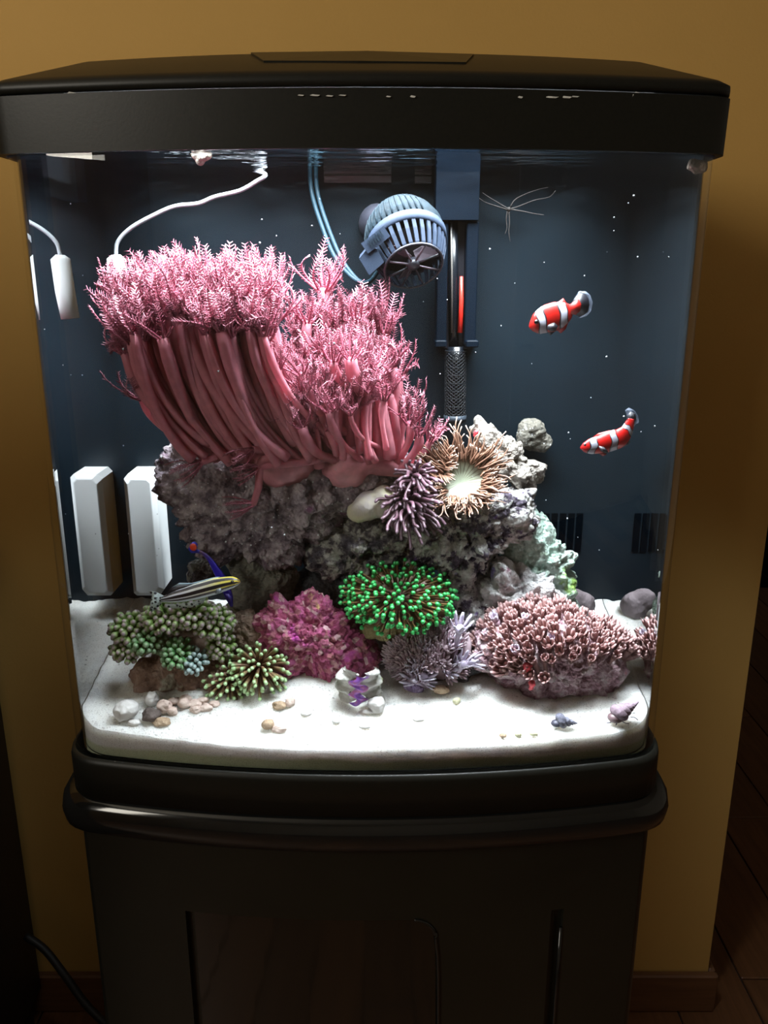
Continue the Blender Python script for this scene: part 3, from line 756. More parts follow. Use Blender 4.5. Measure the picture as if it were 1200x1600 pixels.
for ctl, qd, sc in (([(470,705,.735),(430,716,.712),(408,722,.706),(404,760,.704),(396,788,.704)], (-1,-.2,-.15), .62), ([(520,712,.735),(470,722,.714),(430,726,.708),(404,730,.704)], (-.9,-.3,-.25), .6),
                    ([(430,708,.735),(410,704,.710),(395,702,.702)], (-.6,-.5,-.35), .6), ([(360,705,.74),(335,715,.715),(315,722,.71)], (-.8,-.3,-.4), .7)):
    pts = spline([Pt(*c) for c in ctl], 16); mb = MB(); mb.tube(pts, [0.0046-0.0016*j/16 for j in range(17)], 8); po = mb.build('polyp', M['pink_stalk'], pc)
    d_ = Vector(qd).normalized(); inst('tentacle_crown', crowns[5], po, pts[-1], Vector((0,0,1)).rotation_difference(d_), sc)
vs, fs, c0 = lump([(Pt(x, y, Yb), r*Sc(y, .75)) for x, y, r, Yb in ((330,702,14,.765),(370,706,17,.758),(420,714,14,.756),(470,712,15,.756),(520,714,18,.752),(570,720,19,.748),(610,728,18,.748),(630,734,14,.75))], sub=5, knob=0.003, ks=.012, fine=0, fract=.002)
mb = MB(); mb.add(vs, fs); mb.build('base_mat', plain('pink_flesh', (0.52, 0.20, 0.24), .5, nz=.25, nscale=90), pc)

# ------------------------------------------------------------------ tentacled corals
def fib(n):
    g = math.pi*(3-math.sqrt(5))
    for i in range(n):
        z = 1-2*(i+.5)/n; r = math.sqrt(1-z*z); yield Vector((r*math.cos(g*i), r*math.sin(g*i), z))
def tentacle_head(mb, C, E, n, r0, r1, rt, inner=0.45, keep=lambda d: d.y < 0.35 and d.z > -0.55, wob=0.15, droop=0.0, seg=6, sides=6, jit=0.12, tipball=True, bend=None):
    for d in fib(n):
        d = (d + Vector((R(-1,1), R(-1,1), R(-1,1)))*0.09).normalized()
        if not keep(d): continue
        j = 1+R(-jit, jit); e = Vector((d.x*E[0], d.y*E[1], d.z*E[2])); p0 = C+e*inner; p3 = C+e*j
        l = (p3-p0).length; sv = Vector((R(-1,1), R(-1,1), R(-1,1)))*l*wob
        dn = Vector((0,0,-droop*l)); bd = bend*l if bend is not None else Vector((0,0,0))
        pts = bez(p0, p0+(p3-p0)*.35+sv, p0+(p3-p0)*.7-sv*.6+dn*.2+bd*.3, p3+dn+bd, seg)
        rad = [r0+(r1-r0)*k_/seg for k_ in range(seg+1)]; a = [0.72*k_/seg for k_ in range(seg+1)]
        dirn = (pts[-1]-pts[-2]).normalized()
        if tipball:             # rounded end
            pts += [pts[-1]+dirn*rt*.5, pts[-1]+dirn*rt*1.2, pts[-1]+dirn*rt*1.7]; rad += [rt, rt*.85, rt*.3]; a += [.86, .95, 1.0]
        mb.tube(pts, rad, sides, a=a)

# brown coral with green bead tips
s = Sc(930, .715)
gc = empty('bead_coral', Pt(620, 985, .73)); tag(gc, 'rounded brown coral studded with bright green bead tips', 'coral')
M['green_bead'] = tipmat('brown_stem_green_bead', [(0.0, (0.10, 0.055, 0.025)), (0.70, (0.20, 0.12, 0.05)), (0.80, (0.025, 0.30, 0.065)), (1.0, (0.045, 0.43, 0.11))], .35, var=.1)
mb = MB(); tentacle_head(mb, Pt(622, 932, .725), (80*s, .045, 48*s), 560, 1.5*s, 1.5*s, 3.9*s, inner=.55, keep=lambda d: d.y < 0.3 and d.z > -0.75, wob=.12, jit=.16, seg=4, sides=6)
tag(mb.build('bead_tentacles', M['green_bead'], gc), kind='stuff')
vs, fs, _ = lump([(Pt(600,935,.735), 46*s), (Pt(640,935,.735), 48*s), (Pt(670,940,.735), 32*s), (Pt(575,940,.735), 30*s)], sub=5, knob=.004, ks=.012, fine=0, fract=.003)
mb = MB(); mb.add(vs, fs); mb.build('flesh', plain('brown_flesh', (0.13, 0.065, 0.03), .5, nz=.4, nscale=120), gc)
vs, fs, _ = lump([(Pt(600,975,.728), 26*s), (Pt(640,972,.73), 26*s), (Pt(580,985,.725), 14*s)], sub=5, knob=.003, fine=.001, fract=.002)
mb = MB(); mb.add(vs, fs); mb.build('skeleton', rockmat('olive_skeleton', [(.3,(.22,.19,.09)),(.7,(.45,.38,.20))], 40), gc)

# purple torch coral beside the anemone
s = Sc(775, .715)
tc = empty('torch_coral', Pt(640, 815, .74)); tag(tc, 'purple-grey coral with slender finger tentacles beside the anemone', 'coral')
M['purple_fing'] = tipmat('purple_fingers', [(0.0, (0.07, 0.032, 0.042)), (0.7, (0.135, 0.07, 0.095)), (0.95, (0.20, 0.13, 0.17)), (1.0, (0.28, 0.20, 0.25))], .4)
for c_, n_, e_ in (((638,785), 150, (46,.034,44)), ((650,745), 70, (30,.028,36))):
    mb = MB(); tentacle_head(mb, Pt(c_[0], c_[1], .728), (e_[0]*s, e_[1], e_[2]*s), int(n_*1.0), 3.0*s, 2.7*s, 2.7*s, inner=.18, keep=lambda d: d.y < 0.3 and d.z > -0.9, wob=.40, jit=.34, seg=8, bend=Vector((.12,-.1,-.22)))
    tag(mb.build('tentacle_head', M['purple_fing'], tc), kind='stuff')
vs, fs, _ = lump([(Pt(575,790,.742), 24*s), (Pt(600,785,.742), 26*s), (Pt(560,800,.742), 16*s), (Pt(640,775,.745), 30*s)], sub=4, knob=.002, fine=0, fract=.002)
mb = MB(); mb.add(vs, fs); mb.build('skeleton', rockmat('cream_lilac_skeleton', [(.3,(.42,.36,.52)),(.5,(.55,.52,.36)),(.75,(.62,.58,.40))], 12, bump=.2), tc)

# brown anemone with a pale striped disc
s = Sc(745, .735); AC = Pt(722, 748, .735)
an = empty('anemone', AC + Vector((0, .02, -.03))); tag(an, 'brown anemone with a pale striped mouth disc', 'anemone')
ax = Vector((-.02, -.86, .50)).normalized(); u_ = ax.cross(Vector((0,0,1))).normalized(); v_ = u_.cross(ax)
def disc(mb, C, rx, rz, depth, n=48, m=6):
    vs = [C-ax*depth]; av = [0.0]; bv = [0.0]
    for i in range(1, m+1):
        t = i/m
        for k_ in range(n):
            a_ = 2*math.pi*k_/n; rip = 1+.05*math.sin(a_*7)*t
            vs.append(C + (u_*math.cos(a_)*rx + v_*math.sin(a_)*rz)*t*rip + ax*(-depth*(1-t*t) + .0012*math.sin(a_*24)*t)); av.append(t); bv.append(k_/n)
    fs = [(0, 1+k_, 1+(k_+1) % n) for k_ in range(n)]
    for i in range(m-1):
        for k_ in range(n):
            p = 1+i*n+k_; q = 1+i*n+(k_+1) % n; fs.append((p, p+n, q+n, q))
    mb.add(vs, fs, a=av, b=bv)
k = N('pale_striped_disc'); k.set(.4, .4); c = k.ramp(k.attr('tip'), [(0, (.20,.24,.17)), (.5, (.28,.30,.22)), (.8, (.22,.17,.12)), (1, (.18,.09,.05))])
wv = k.math('SINE', k.math('MULTIPLY', k.attr('side'), 6.28318*26)); k.col(k.mix(k.math('MULTIPLY', k.math('GREATER_THAN', wv, .55), .75), c, (.09,.07,.04))); M['disc'] = k.m
mb = MB(); disc(mb, AC, 50*s, 44*s, .010); mb.build('mouth_disc', M['disc'], an)
M['anem'] = tipmat('brown_tendrils', [(0, (.17,.085,.055)), (.6, (.25,.13,.085)), (.9, (.30,.19,.14)), (1, (.50,.42,.36))], .35, var=.3)
mb = MB()
for i in range(280):
    a_ = 2*math.pi*i/280*7.0 + R(-.08, .08); rr = R(.62, 1.12); base = AC + (u_*math.cos(a_)*48*s + v_*math.sin(a_)*42*s)*rr - ax*.002*rr
    out = (u_*math.cos(a_) + v_*math.sin(a_)); l = R(9, 32)*s*(1.35 if math.sin(a_) > .2 else .95)
    tg_ = (v_*math.cos(a_)-u_*math.sin(a_))*R(-.8,.8); dv = (out*R(.4, 1.0) + tg_ + ax*R(.35, .9) + Vector((0,0,.15))).normalized(); cv = Vector((R(-1,1), R(-.4,.4), R(-1,1)))*l*.6
    pts = bez(base, base+dv*l*.4+cv*.4, base+dv*l*.75+out*l*.2-cv*.3, base+dv*l+out*l*.25+cv*.5, 6)
    mb.tube(pts, [s*(1.9-1.0*j/6) for j in range(7)], 5)
tag(mb.build('tentacles', M['anem'], an), kind='stuff')
mb = MB(); mb.loft([[AC + (u_*math.cos(q)*rx_*s + v_*math.sin(q)*rz_*s) - ax*dd_ for q in [2*math.pi*k_/24 for k_ in range(24)]] for rx_, rz_, dd_ in ((58,50,.001),(56,48,.010),(34,30,.026),(28,24,.045))], cap=False)
mb.build('column', plain('brown_column', (.36,.16,.08), .45, nz=.3, nscale=80), an)
s2 = Sc(720, .74); mb = MB(); C2 = Pt(682, 728, .742)   # the second, smaller folded disc at its left
for i in range(70):
    a_ = 2*math.pi*i/70*3; rr = R(.5, 1.1); base = C2 + (u_*math.cos(a_)*20*s2 + v_*math.sin(a_)*22*s2)*rr; out = (u_*math.cos(a_)+v_*math.sin(a_)); l = R(9, 18)*s2
    dv = (out*.7+ax*.6).normalized(); pts = bez(base, base+dv*l*.4, base+dv*l*.8, base+dv*l+out*l*.3, 5); mb.tube(pts, [s2*(2.2-1.0*j/5) for j in range(6)], 5)
tag(mb.build('side_tentacles', M['anem'], an), kind='stuff')
mb = MB(); disc(mb, C2, 22*s2, 24*s2, .006, 24, 4); mb.build('side_disc', M['disc'], an)

# green torch coral on the sand
s = Sc(1045, .70)
t2 = empty('torch_coral', Sd(390, 1088)); tag(t2, 'brown coral with pale green tips on the sand by the pebbles', 'coral')
M['torch_g'] = tipmat('brown_fingers_green_tip', [(0, (.10,.05,.035)), (.62, (.26,.17,.09)), (.85, (.28,.46,.20)), (1.0, (.55,.80,.45))], .38)
for c_, n_, e_ in (((360,1062), 150, (40,.028,36)), ((405,1042), 190, (46,.032,38))):
    mb = MB(); tentacle_head(mb, Pt(c_[0], c_[1], .704), (e_[0]*s, e_[1], e_[2]*s), n_, 2.5*s, 2.7*s, 3.3*s, inner=.25, keep=lambda d: d.y < .25 and d.z > -.6, wob=.08, jit=.1, seg=5, droop=.1)
    tag(mb.build('tentacle_head', M['torch_g'], t2), kind='stuff')
vs, fs, _ = lump([(Pt(375,1085,.70), 24*s), (Pt(410,1078,.70), 22*s), (Pt(440,1085,.695), 12*s)], sub=5, knob=.003, fine=.001, fract=.003)
mb = MB(); mb.add(vs, fs); mb.build('skeleton', rockmat('white_skeleton', [(.3,(.36,.28,.22)),(.5,(.7,.68,.68)),(.8,(.85,.85,.88))], 30), t2)

# fleshy green and mauve coral on the left
s = Sc(990, .712)
hc = empty('hammer_coral', Pt(290, 1050, .715)); tag(hc, 'fleshy coral with stubby green and mauve tentacle heads', 'coral')
M['hammer'] = tipmat('green_stub_mauve_tip', [(0, (.06,.08,.03)), (.5, (.15,.23,.065)), (.86, (.18,.31,.075)), (.95, (.24,.31,.13)), (1.0, (.40,.30,.36))], .4, var=.35)
M['hammer2'] = tipmat('bright_green_stub', [(0, (.28,.20,.32)), (.3, (.10,.24,.11)), (.8, (.10,.34,.09)), (1.0, (.20,.30,.18))], .4, var=.3)
M['hammer3'] = tipmat('teal_stub', [(0, (.12,.14,.16)), (.5, (.16,.30,.26)), (1.0, (.34,.44,.44))], .4, var=.3)
for (x, y, dy, ex, ez, n_, r_, mt) in ((262,965,0,34,20,60,5.6,'hammer'), (300,958,0,34,18,60,5.6,'hammer'), (335,972,.004,26,22,50,5.2,'hammer'), (345,1005,.006,16,28,46,5.0,'hammer'),
                                    (208,982,.002,28,20,52,5.4,'hammer'), (205,1012,-.004,24,16,46,5.0,'hammer'), (232,1000,-.008,22,18,40,5.2,'hammer2'), (278,1020,-.014,19,17,36,4.6,'hammer2'), (308,1032,-.014,14,16,32,4.0,'hammer3')):
    mb = MB(); tentacle_head(mb, Pt(x, y, .708+dy), (ex*s, .020, ez*s), n_*2, r_*.55*s, r_*.85*s, r_*s, inner=.35, keep=lambda d: d.y < .35 and d.z > -.5, wob=.08, jit=.12, seg=3, sides=7)
    tag(mb.build('tentacle_head', M[mt], hc), kind='stuff')
vs, fs, _ = lump([(Pt(290,1000,.722), 34*s), (Pt(325,1000,.722), 30*s), (Pt(262,1012,.722), 24*s), (Pt(255,1035,.722), 22*s), (Pt(300,1035,.722), 24*s), (Pt(225,1000,.72), 16*s)], sub=5, knob=.003, ks=.02, fine=0, fract=.003)
mb = MB(); mb.add(vs, fs); mb.build('flesh', rockmat('beige_mauve_flesh', [(.3,(.16,.10,.09)),(.5,(.34,.26,.24)),(.75,(.58,.50,.50))], 18, bump=.15, rough=.5), hc)

# ------------------------------------------------------------------ polyp colonies
def tulip_mesh(name, mat, n=8, L=.026, rs=.0024, cup=.0085, rc=.0058, wdt=.0015, seed=0, tentacle=False):
    rd = random.Random(seed); mb = MB()
    bend = Vector((rd.uniform(-1,1), rd.uniform(-1,1), 0))*L*.15
    st_ = bez(Vector((0,0,-L))+bend, Vector((0,0,-L*.6))+bend*.5, Vector((0,0,-L*.3)), Vector((0,0,0)), 5)
    mb.tube(st_, [rs*1.1, rs, rs*.95, rs*.95, rs*1.15, rs*1.6], 7, a=[0, .05, .1, .2, .3, .4])
    for k_ in range(n):
        a_ = 2*math.pi*k_/n+rd.uniform(-.12,.12); o_ = Vector((math.cos(a_), math.sin(a_), 0)); tn = Vector((-math.sin(a_), math.cos(a_), 0)); l = cup*rd.uniform(.8, 1.15); fl_ = rd.uniform(.8, 1.2)
        rings = []
        for t in (0, .35, .7, 1.0):
            r = rs*.9+(rc-rs*.9)*(t**.7)*fl_; ww = wdt*(.8+.5*math.sin(t*2.4))*(1 if t < 1 else .55); th = .0006*(1.3-t)
            c_ = o_*r+Vector((0,0,l*t-.0005)); nrm = (o_*.8+Vector((0,0,-.3))).normalized()
            rings.append([c_+tn*ww+nrm*0, c_+nrm*th, c_-tn*ww, c_-nrm*th])
        mb.loft(rings, a=[.4,.6,.8,1.0])
    mb.ball((0, 0, cup*.12), rc*.45, 8, 5, a=.6)
    return mb.mesh(name, mat)
M['rose'] = tipmat('rose_brown_polyp', [(0, (.20,.11,.10)), (.35, (.36,.20,.19)), (.7, (.50,.28,.265)), (1, (.64,.42,.42))], .5, var=.25, trans=.25)
M['rose_pale'] = tipmat('pale_lilac_polyp', [(0, (.25,.14,.15)), (.5, (.50,.34,.42)), (1, (.70,.66,.78))], .5, var=.2)
M['lav'] = tipmat('lavender_polyp', [(0, (.58,.43,.47)), (.4, (.66,.50,.55)), (1, (.76,.62,.69))], .5, var=.2, trans=.3)
M['lav_blue'] = tipmat('bluish_lavender_polyp', [(0, (.42,.34,.42)), (.5, (.50,.43,.54)), (1, (.62,.58,.70))], .5, var=.2)
tul = [tulip_mesh('polyp', M['rose'], seed=i, cup=.0075+.0007*i, rc=.0036+.0006*i) for i in range(4)] + [tulip_mesh('polyp', M['rose_pale'], seed=9, cup=.007, rc=.0036)]
rc_ = empty('polyp_colony', Pt(870, 1060, .712)); tag(rc_, 'rose-brown colony of tulip-shaped polyps at the right of the reef', 'coral')
s = Sc(1020, .71); k_ = 0
E_ = (108*s, .046, 62*s); C_ = Pt(868, 1022, .722)
for d in fib(420):
    if d.y > .35 or d.z < -.12 or (d.y < -.3 and d.z < .22 and d.x > -.25): continue
    d = (d+Vector((R(-1,1),R(-1,1),R(-1,1)))*.06).normalized()
    px_shift = .030*max(0, d.z)*(-1)  # crest leans left
    p = C_ + Vector((d.x*E_[0]+px_shift*.5, d.y*E_[1], d.z*E_[2]*(1.0 if d.x < .25 else 1-.35*(d.x-.25))))
    nr = Vector((d.x/E_[0], d.y/E_[1], d.z/E_[2])).normalized(); dr_ = (nr*.65+Vector((-.22+R(-.15,.15),-.15+R(-.1,.1),.6))).normalized()
    m_ = tul[4] if random.random() < .06 else tul[random.randrange(4)]
    inst('polyp', m_, rc_, p+dr_*.011, Vector((0,0,1)).rotation_difference(dr_) @ Quaternion((0,0,1), R(0,6.28)), R(.8, 1.25))
lav = [tulip_mesh('polyp', M['lav'], seed=20+i, L=.020, rs=.0017, cup=.0085, rc=.0045+.0009*i, wdt=.0011) for i in range(3)] + [tulip_mesh('polyp', M['lav_blue'], seed=29, L=.02, rs=.0018, cup=.012, rc=.008, wdt=.0012)]
lc = empty('lavender_coral', Pt(680, 1050, .715)); tag(lc, 'lavender coral of fine branching polyps on a dark stone', 'coral')
s = Sc(1000, .712); C_ = Pt(672, 1025, .722); E_ = (62*s, .032, 42*s)
for d in fib(380):
    if d.y > .3 or d.z < -.35: continue
    d = (d+Vector((R(-1,1),R(-1,1),R(-1,1)))*.08).normalized()
    if d.z < .1 and -.25 < d.x < .35: continue       # the bare trunk shows here
    up = 1.0+(.55 if .25 < d.x < .75 and d.z > .4 else 0)
    p = C_ + Vector((d.x*E_[0], d.y*E_[1], d.z*E_[2]*up)); dr_ = (Vector((d.x*.8, d.y*.7, d.z)) + Vector((-.05,-.15,.45))).normalized()
    inst('polyp', lav[3] if random.random() < .06 else lav[random.randrange(3)], lc, p, Vector((0,0,1)).rotation_difference(dr_) @ Quaternion((0,0,1), R(0,6.28)), R(.7, 1.05))
for (x, y, dx, dz, sc) in ((660,1058,.3,.6,1.25), (648,1064,-.5,.5,1.1), (665,1066,.7,.1,.8), (722,1040,.3,.8,1.2), (735,1035,.8,.4,1.1), (718,985,.15,1,1.3)):
    dr_ = Vector((dx,-.45,dz)).normalized(); inst('polyp', lav[3], lc, Pt(x, y, .69), Vector((0,0,1)).rotation_difference(dr_), sc)
for (x0, y0, x1, y1, r_) in ((690,1050,688,1012,18), (660,1045,648,1015,11), (725,1045,728,1005,10), (705,1045,712,985,9)):
    mb = MB(); pts = [Pt(x0,y0,.712), Pt((x0+x1)/2,(y0+y1)/2,.708), Pt(x1,y1,.712), Pt(x1,y1-12,.716)]; mb.tube(pts, [r_*s, r_*s*.85, r_*s*.95, r_*s*.5], 10); mb.build('trunk', M['lav'], lc)
vs, fs, _ = lump([(Pt(640,1030,.728), 30*s), (Pt(680,1025,.73), 32*s), (Pt(715,1015,.732), 28*s), (Pt(665,1005,.732), 26*s)], sub=5, knob=.004, ks=.008, fine=0, fract=.003)
mb = MB(); mb.add(vs, fs); mb.build('base_flesh', M['lav'], lc)
# ------------------------------------------------------------------ fish
def fish_body(mb, ctl, Y, hp, tp, n=30, sides=16):
    """ctl: spine control points (px, py[, dY]) nose to tail root; hp, tp: half height / half width in px along the body."""
    P = spline([Pt(c[0], c[1], Y+(c[2] if len(c) > 2 else 0)) for c in ctl], n); s = Sc(ctl[0][1], Y)
    vs = []; av = []; bv = []; fs = []
    for i, p in enumerate(P):
        t = i/n; tg = (P[min(i+1, n)]-P[max(i-1, 0)]).normalized()
        side = Vector((0,1,0)); side = (side-tg*side.dot(tg)).normalized(); up = side.cross(tg)
        if up.z < 0: up = -up
        h = float(np.interp(t, [q[0] for q in hp], [q[1] for q in hp]))*s; wd = float(np.interp(t, [q[0] for q in tp], [q[1] for q in tp]))*s
        for j in range(sides):
            a_ = 2*math.pi*j/sides; vs.append(p+up*h*math.cos(a_)+side*wd*math.sin(a_)); av.append(t); bv.append(.5+.5*math.cos(a_))
    for i in range(n):
        for j in range(sides):
            k_ = (j+1) % sides; fs.append((i*sides+j, i*sides+k_, (i+1)*sides+k_, (i+1)*sides+j))
    fs.append(tuple(range(sides))[::-1]); fs.append(tuple(n*sides+q for q in range(sides)))
    mb.add(vs, fs, a=av, b=bv); return P
def fin(px, Y, th=.0004, lean=0.0):
    """thin solid fin from a pixel outline at depth Y."""
    mb = MB(); p = [Pt(x, y, Y) for x, y in px]; n = len(p)
    c = sum(p, Vector((0,0,0)))/n
    f_ = [q+Vector((0,-th+lean*(q.z-c.z),0)) for q in p]; g_ = [q+Vector((0,th+lean*(q.z-c.z),0)) for q in p]
    mb.add(f_+g_, [tuple(range(n)), tuple(range(2*n-1, n-1, -1))] + [(i, n+i, n+(i+1) % n, (i+1) % n) for i in range(n)]); return mb
def bandmat(name, stops, slant=0.0):
    k = N(name); k.set(.35, .5)
    t = k.math('ADD', k.attr('tip'), k.math('MULTIPLY', k.math('SUBTRACT', k.attr('side'), .5), slant))
    t = k.math('ADD', t, k.math('MULTIPLY', k.math('SINE', k.math('MULTIPLY', k.attr('side'), 9.0)), .012))
    k.col(k.ramp(t, stops, True)); return k.m
RED = (.34, .005, .0025); WHT = (.40, .40, .47); BLK = (.006, .006, .010)
M['fin_red'] = plain('red_fin', RED, .4); M['fin_black'] = plain('black_fin', BLK, .4); M['eye'] = plain('black_eye', (.004,.004,.004), .1)
k = N('clear_fin_edge'); k.set(.4, .3); k.col((.18,.21,.28)); k.p.inputs['Alpha'].default_value = .35; M['fin_clear'] = k.m
# upper clownfish
f1 = empty('clownfish', Pt(862, 505, .70)); tag(f1, 'upper red clownfish with two white bands and fanned black tail', 'fish')
M['clown1'] = bandmat('clown_bands_upper', [(0, RED), (.225, BLK), (.25, WHT), (.375, BLK), (.395, RED), (.62, BLK), (.645, WHT), (.775, BLK), (.80, RED)], -.10)
mb = MB(); fish_body(mb, [(827,511), (838,507), (852,500), (870,493), (886,486), (895,482)], .70, [(0,2),(.06,8),(.2,16),(.45,22.5),(.62,21.5),(.8,15),(.93,8.5),(1,7)], [(0,1),(.08,6),(.3,11),(.6,10),(.85,5),(1,2.5)]); mb.build('body', M['clown1'], f1)
fin([(888,478),(897,471),(904,468),(908,476),(906,486),(899,492),(890,490)], .6985, .0008).build('tail_root', M['fin_red'], f1)
fin([(892,477),(897,467),(905,458),(914,459),(919,466),(921,476),(918,487),(912,492),(903,494),(893,489)], .70, .0005).build('tail_fin', M['fin_black'], f1)
fin([(897,466),(905,455),(915,455),(922,461),(926,472),(923,486),(916,494),(905,497),(903,494),(917,488),(919,470),(910,460)], .7003).build('tail_edge', M['fin_clear'], f1)
fin([(845,487),(852,480),(862,475),(872,472),(880,466),(884,472),(888,478),(880,482),(862,486)], .70, .0005).build('dorsal_fin', M['fin_red'], f1)
fin([(868,514),(876,521),(884,514),(888,504),(880,504)], .70).build('anal_fin', M['fin_red'], f1)
fin([(856,508),(866,504),(872,509),(868,517),(860,518),(855,514)], .694, .0005, .25).build('pectoral_fin', M['fin_black'], f1)
fin([(852,516),(860,524),(866,519),(862,513)], .699).build('pelvic_fin', M['fin_black'], f1)
mb = MB(); p = Pt(838, 503, .6945); mb.ball(p, .0019, 10, 8); mb.build('eye', M['eye'], f1)
# lower clownfish
f2 = empty('clownfish', Pt(950, 698, .70)); tag(f2, 'lower red clownfish with three white bands and upturned tail', 'fish')
RED2 = (.46, .006, .005)
M['clown2'] = bandmat('clown_bands_lower', [(0, RED2), (.135, BLK), (.15, WHT), (.225, BLK), (.238, RED2), (.40, BLK), (.412, WHT), (.505, BLK), (.52, RED2), (.725, BLK), (.737, WHT), (.795, BLK), (.808, RED2)], -.07)
mb = MB(); fish_body(mb, [(907,700), (920,698), (938,694), (955,689), (968,684), (978,674), (984,661), (986,654)], .70, [(0,1.5),(.05,7),(.16,12.5),(.38,16.5),(.55,16),(.68,12.5),(.78,9),(.9,6.5),(1,5.5)], [(0,1),(.08,5),(.3,9),(.55,8),(.8,4.5),(1,2.5)], n=40); mb.build('body', M['clown2'], f2)
fin([(979,659),(980,650),(985,643),(992,646),(994,654),(990,662),(984,664)], .70, .0007).build('tail_fin', M['fin_black'], f2)
fin([(980,650),(977,641),(983,637),(991,641),(997,650),(998,660),(991,664),(994,654),(990,646),(985,643)], .7003).build('tail_edge', M['fin_clear'], f2)
fin([(925,684),(935,677),(950,673),(964,671),(972,672),(968,680),(945,684)], .70).build('dorsal_fin', M['fin_red'], f2)
fin([(966,694),(978,688),(985,690),(980,696),(970,700)], .70).build('anal_fin', M['fin_black'], f2)
fin([(936,697),(944,699),(950,705),(946,709),(938,704)], .694, .0005, .25).build('pectoral_fin', M['fin_black'], f2)
fin([(935,708),(942,713),(948,710),(944,704)], .699).build('pelvic_fin', M['fin_red'], f2)
mb = MB(); mb.ball(Pt(914, 695, .6955), .0012, 10, 8); mb.build('eye', M['eye'], f2)
# striped blenny
k = N('blenny_stripes'); k.set(.35, .5)
v = k.math('ADD', k.attr('side'), k.math('MULTIPLY', k.math('SINE', k.math('MULTIPLY', k.attr('tip'), 5.0)), .012))
st_ = k.ramp(v, [(0, (1,1,1)), (.20, (0,0,0)), (.35, (1,1,1)), (.44, (0,0,0)), (.66, (1,1,1)), (.80, (0,0,0)), (.965, (1,1,1))], True)
lt = k.ramp(k.attr('tip'), [(0, (.70,.42,.02)), (.06, (.78,.62,.05)), (.28, (.80,.70,.16)), (.46, (.78,.76,.62)), (.7, (.72,.74,.84)), (1, (.55,.60,.70))])
bl = k.ramp(k.attr('side'), [(0, (.62,.70,.78)), (.20, (.62,.70,.78))]); lt = k.mix(k.math('LESS_THAN', k.attr('side'), .20), lt, bl)
k.col(k.mix(st_, (.014,.010,.012), lt)); M['blenny'] = k.m
fb = empty('blenny', Pt(310, 925, .69)); tag(fb, 'slender fish with black, white and yellow stripes', 'fish')
mb = MB(); fish_body(mb, [(375,909), (362,910), (340,915), (315,922), (290,929), (268,934), (252,937)], .69, [(0,2),(.05,5.5),(.15,9.5),(.35,13.5),(.55,13),(.75,10.5),(.92,6),(1,4.5)], [(0,2),(.1,6),(.35,8),(.6,7),(.85,4),(1,2)], n=40); mb.build('body', M['blenny'], fb)
k = N('spotted_fin'); k.set(.4, .3); vv = k.coord(); dd_ = k.voro(vv, 330); k.col(k.mix(k.ramp(dd_, [(.36,(1,1,1)),(.44,(0,0,0))]), (.52,.60,.60), (.012,.014,.02))); k.p.inputs['Alpha'].default_value = .8; M['spotfin'] = k.m
fin([(256,931),(244,925),(232,923),(238,930),(236,938),(234,948),(236,957),(243,952),(252,944)], .69).build('tail_fin', M['spotfin'], fb)
fin([(344,902),(325,906),(300,914),(280,914),(268,918),(258,929),(275,928),(300,921),(330,911)], .69).build('dorsal_fin', M['fin_black'], fb)
fin([(268,918),(280,911),(300,911),(316,907),(330,903),(344,901),(325,907),(300,915),(280,915)], .6903).build('dorsal_edge', plain('pale_blue_fin', (.35,.48,.58), .4), fb)
fin([(258,943),(275,944),(300,941),(322,934),(318,942),(300,949),(275,951),(262,949)], .69).build('anal_fin', M['spotfin'], fb)
fin([(338,921),(345,919),(346,924),(342,928),(336,927)], .683).build('pectoral_fin', plain('grey_fin', (.12,.14,.17), .4), fb)
mb = MB(); mb.ball(Pt(363, 909, .6862), .0014, 10, 8); mb.build('eye', M['eye'], fb)
# small blue fish half hidden behind the blenny
fs_ = empty('blue_fish', Pt(340, 900, .735)); tag(fs_, 'thin violet-blue fish with a red tail spot behind the striped fish', 'fish')
M['blue'] = tipmat('violet_blue', [(0, (.04,.02,.45)), (.5, (.03,.01,.55)), (.75, (.03,.02,.42)), (1, (.12,.05,.10))], .35, var=.1)
mb = MB(); fish_body(mb, [(362,948), (357,930), (348,908), (338,890), (326,872), (312,861)], .735, [(0,2),(.15,6),(.4,8),(.6,6),(.8,3.5),(1,2.5)], [(0,1),(.3,5),(.6,4),(1,1.5)]); mb.build('body', M['blue'], fs_)
fin([(316,866),(309,864),(299,864),(294,858),(298,849),(304,846),(309,850),(308,858),(313,860)], .735).build('tail_fin', plain('blue_fin', (.05,.05,.55), .4), fs_)
mb = MB(); mb.ball(Pt(302, 855, .7335), .0034, 12, 8, sc=(1,.35,1.1)); mb.build('tail_spot', plain('red_spot', (.75,.06,.02), .4), fs_)
fin([(352,928),(358,928),(362,934),(360,941),(354,938)], .730).build('pectoral_fin', plain('blue_fin_dark', (.06,.03,.40), .4), fs_)

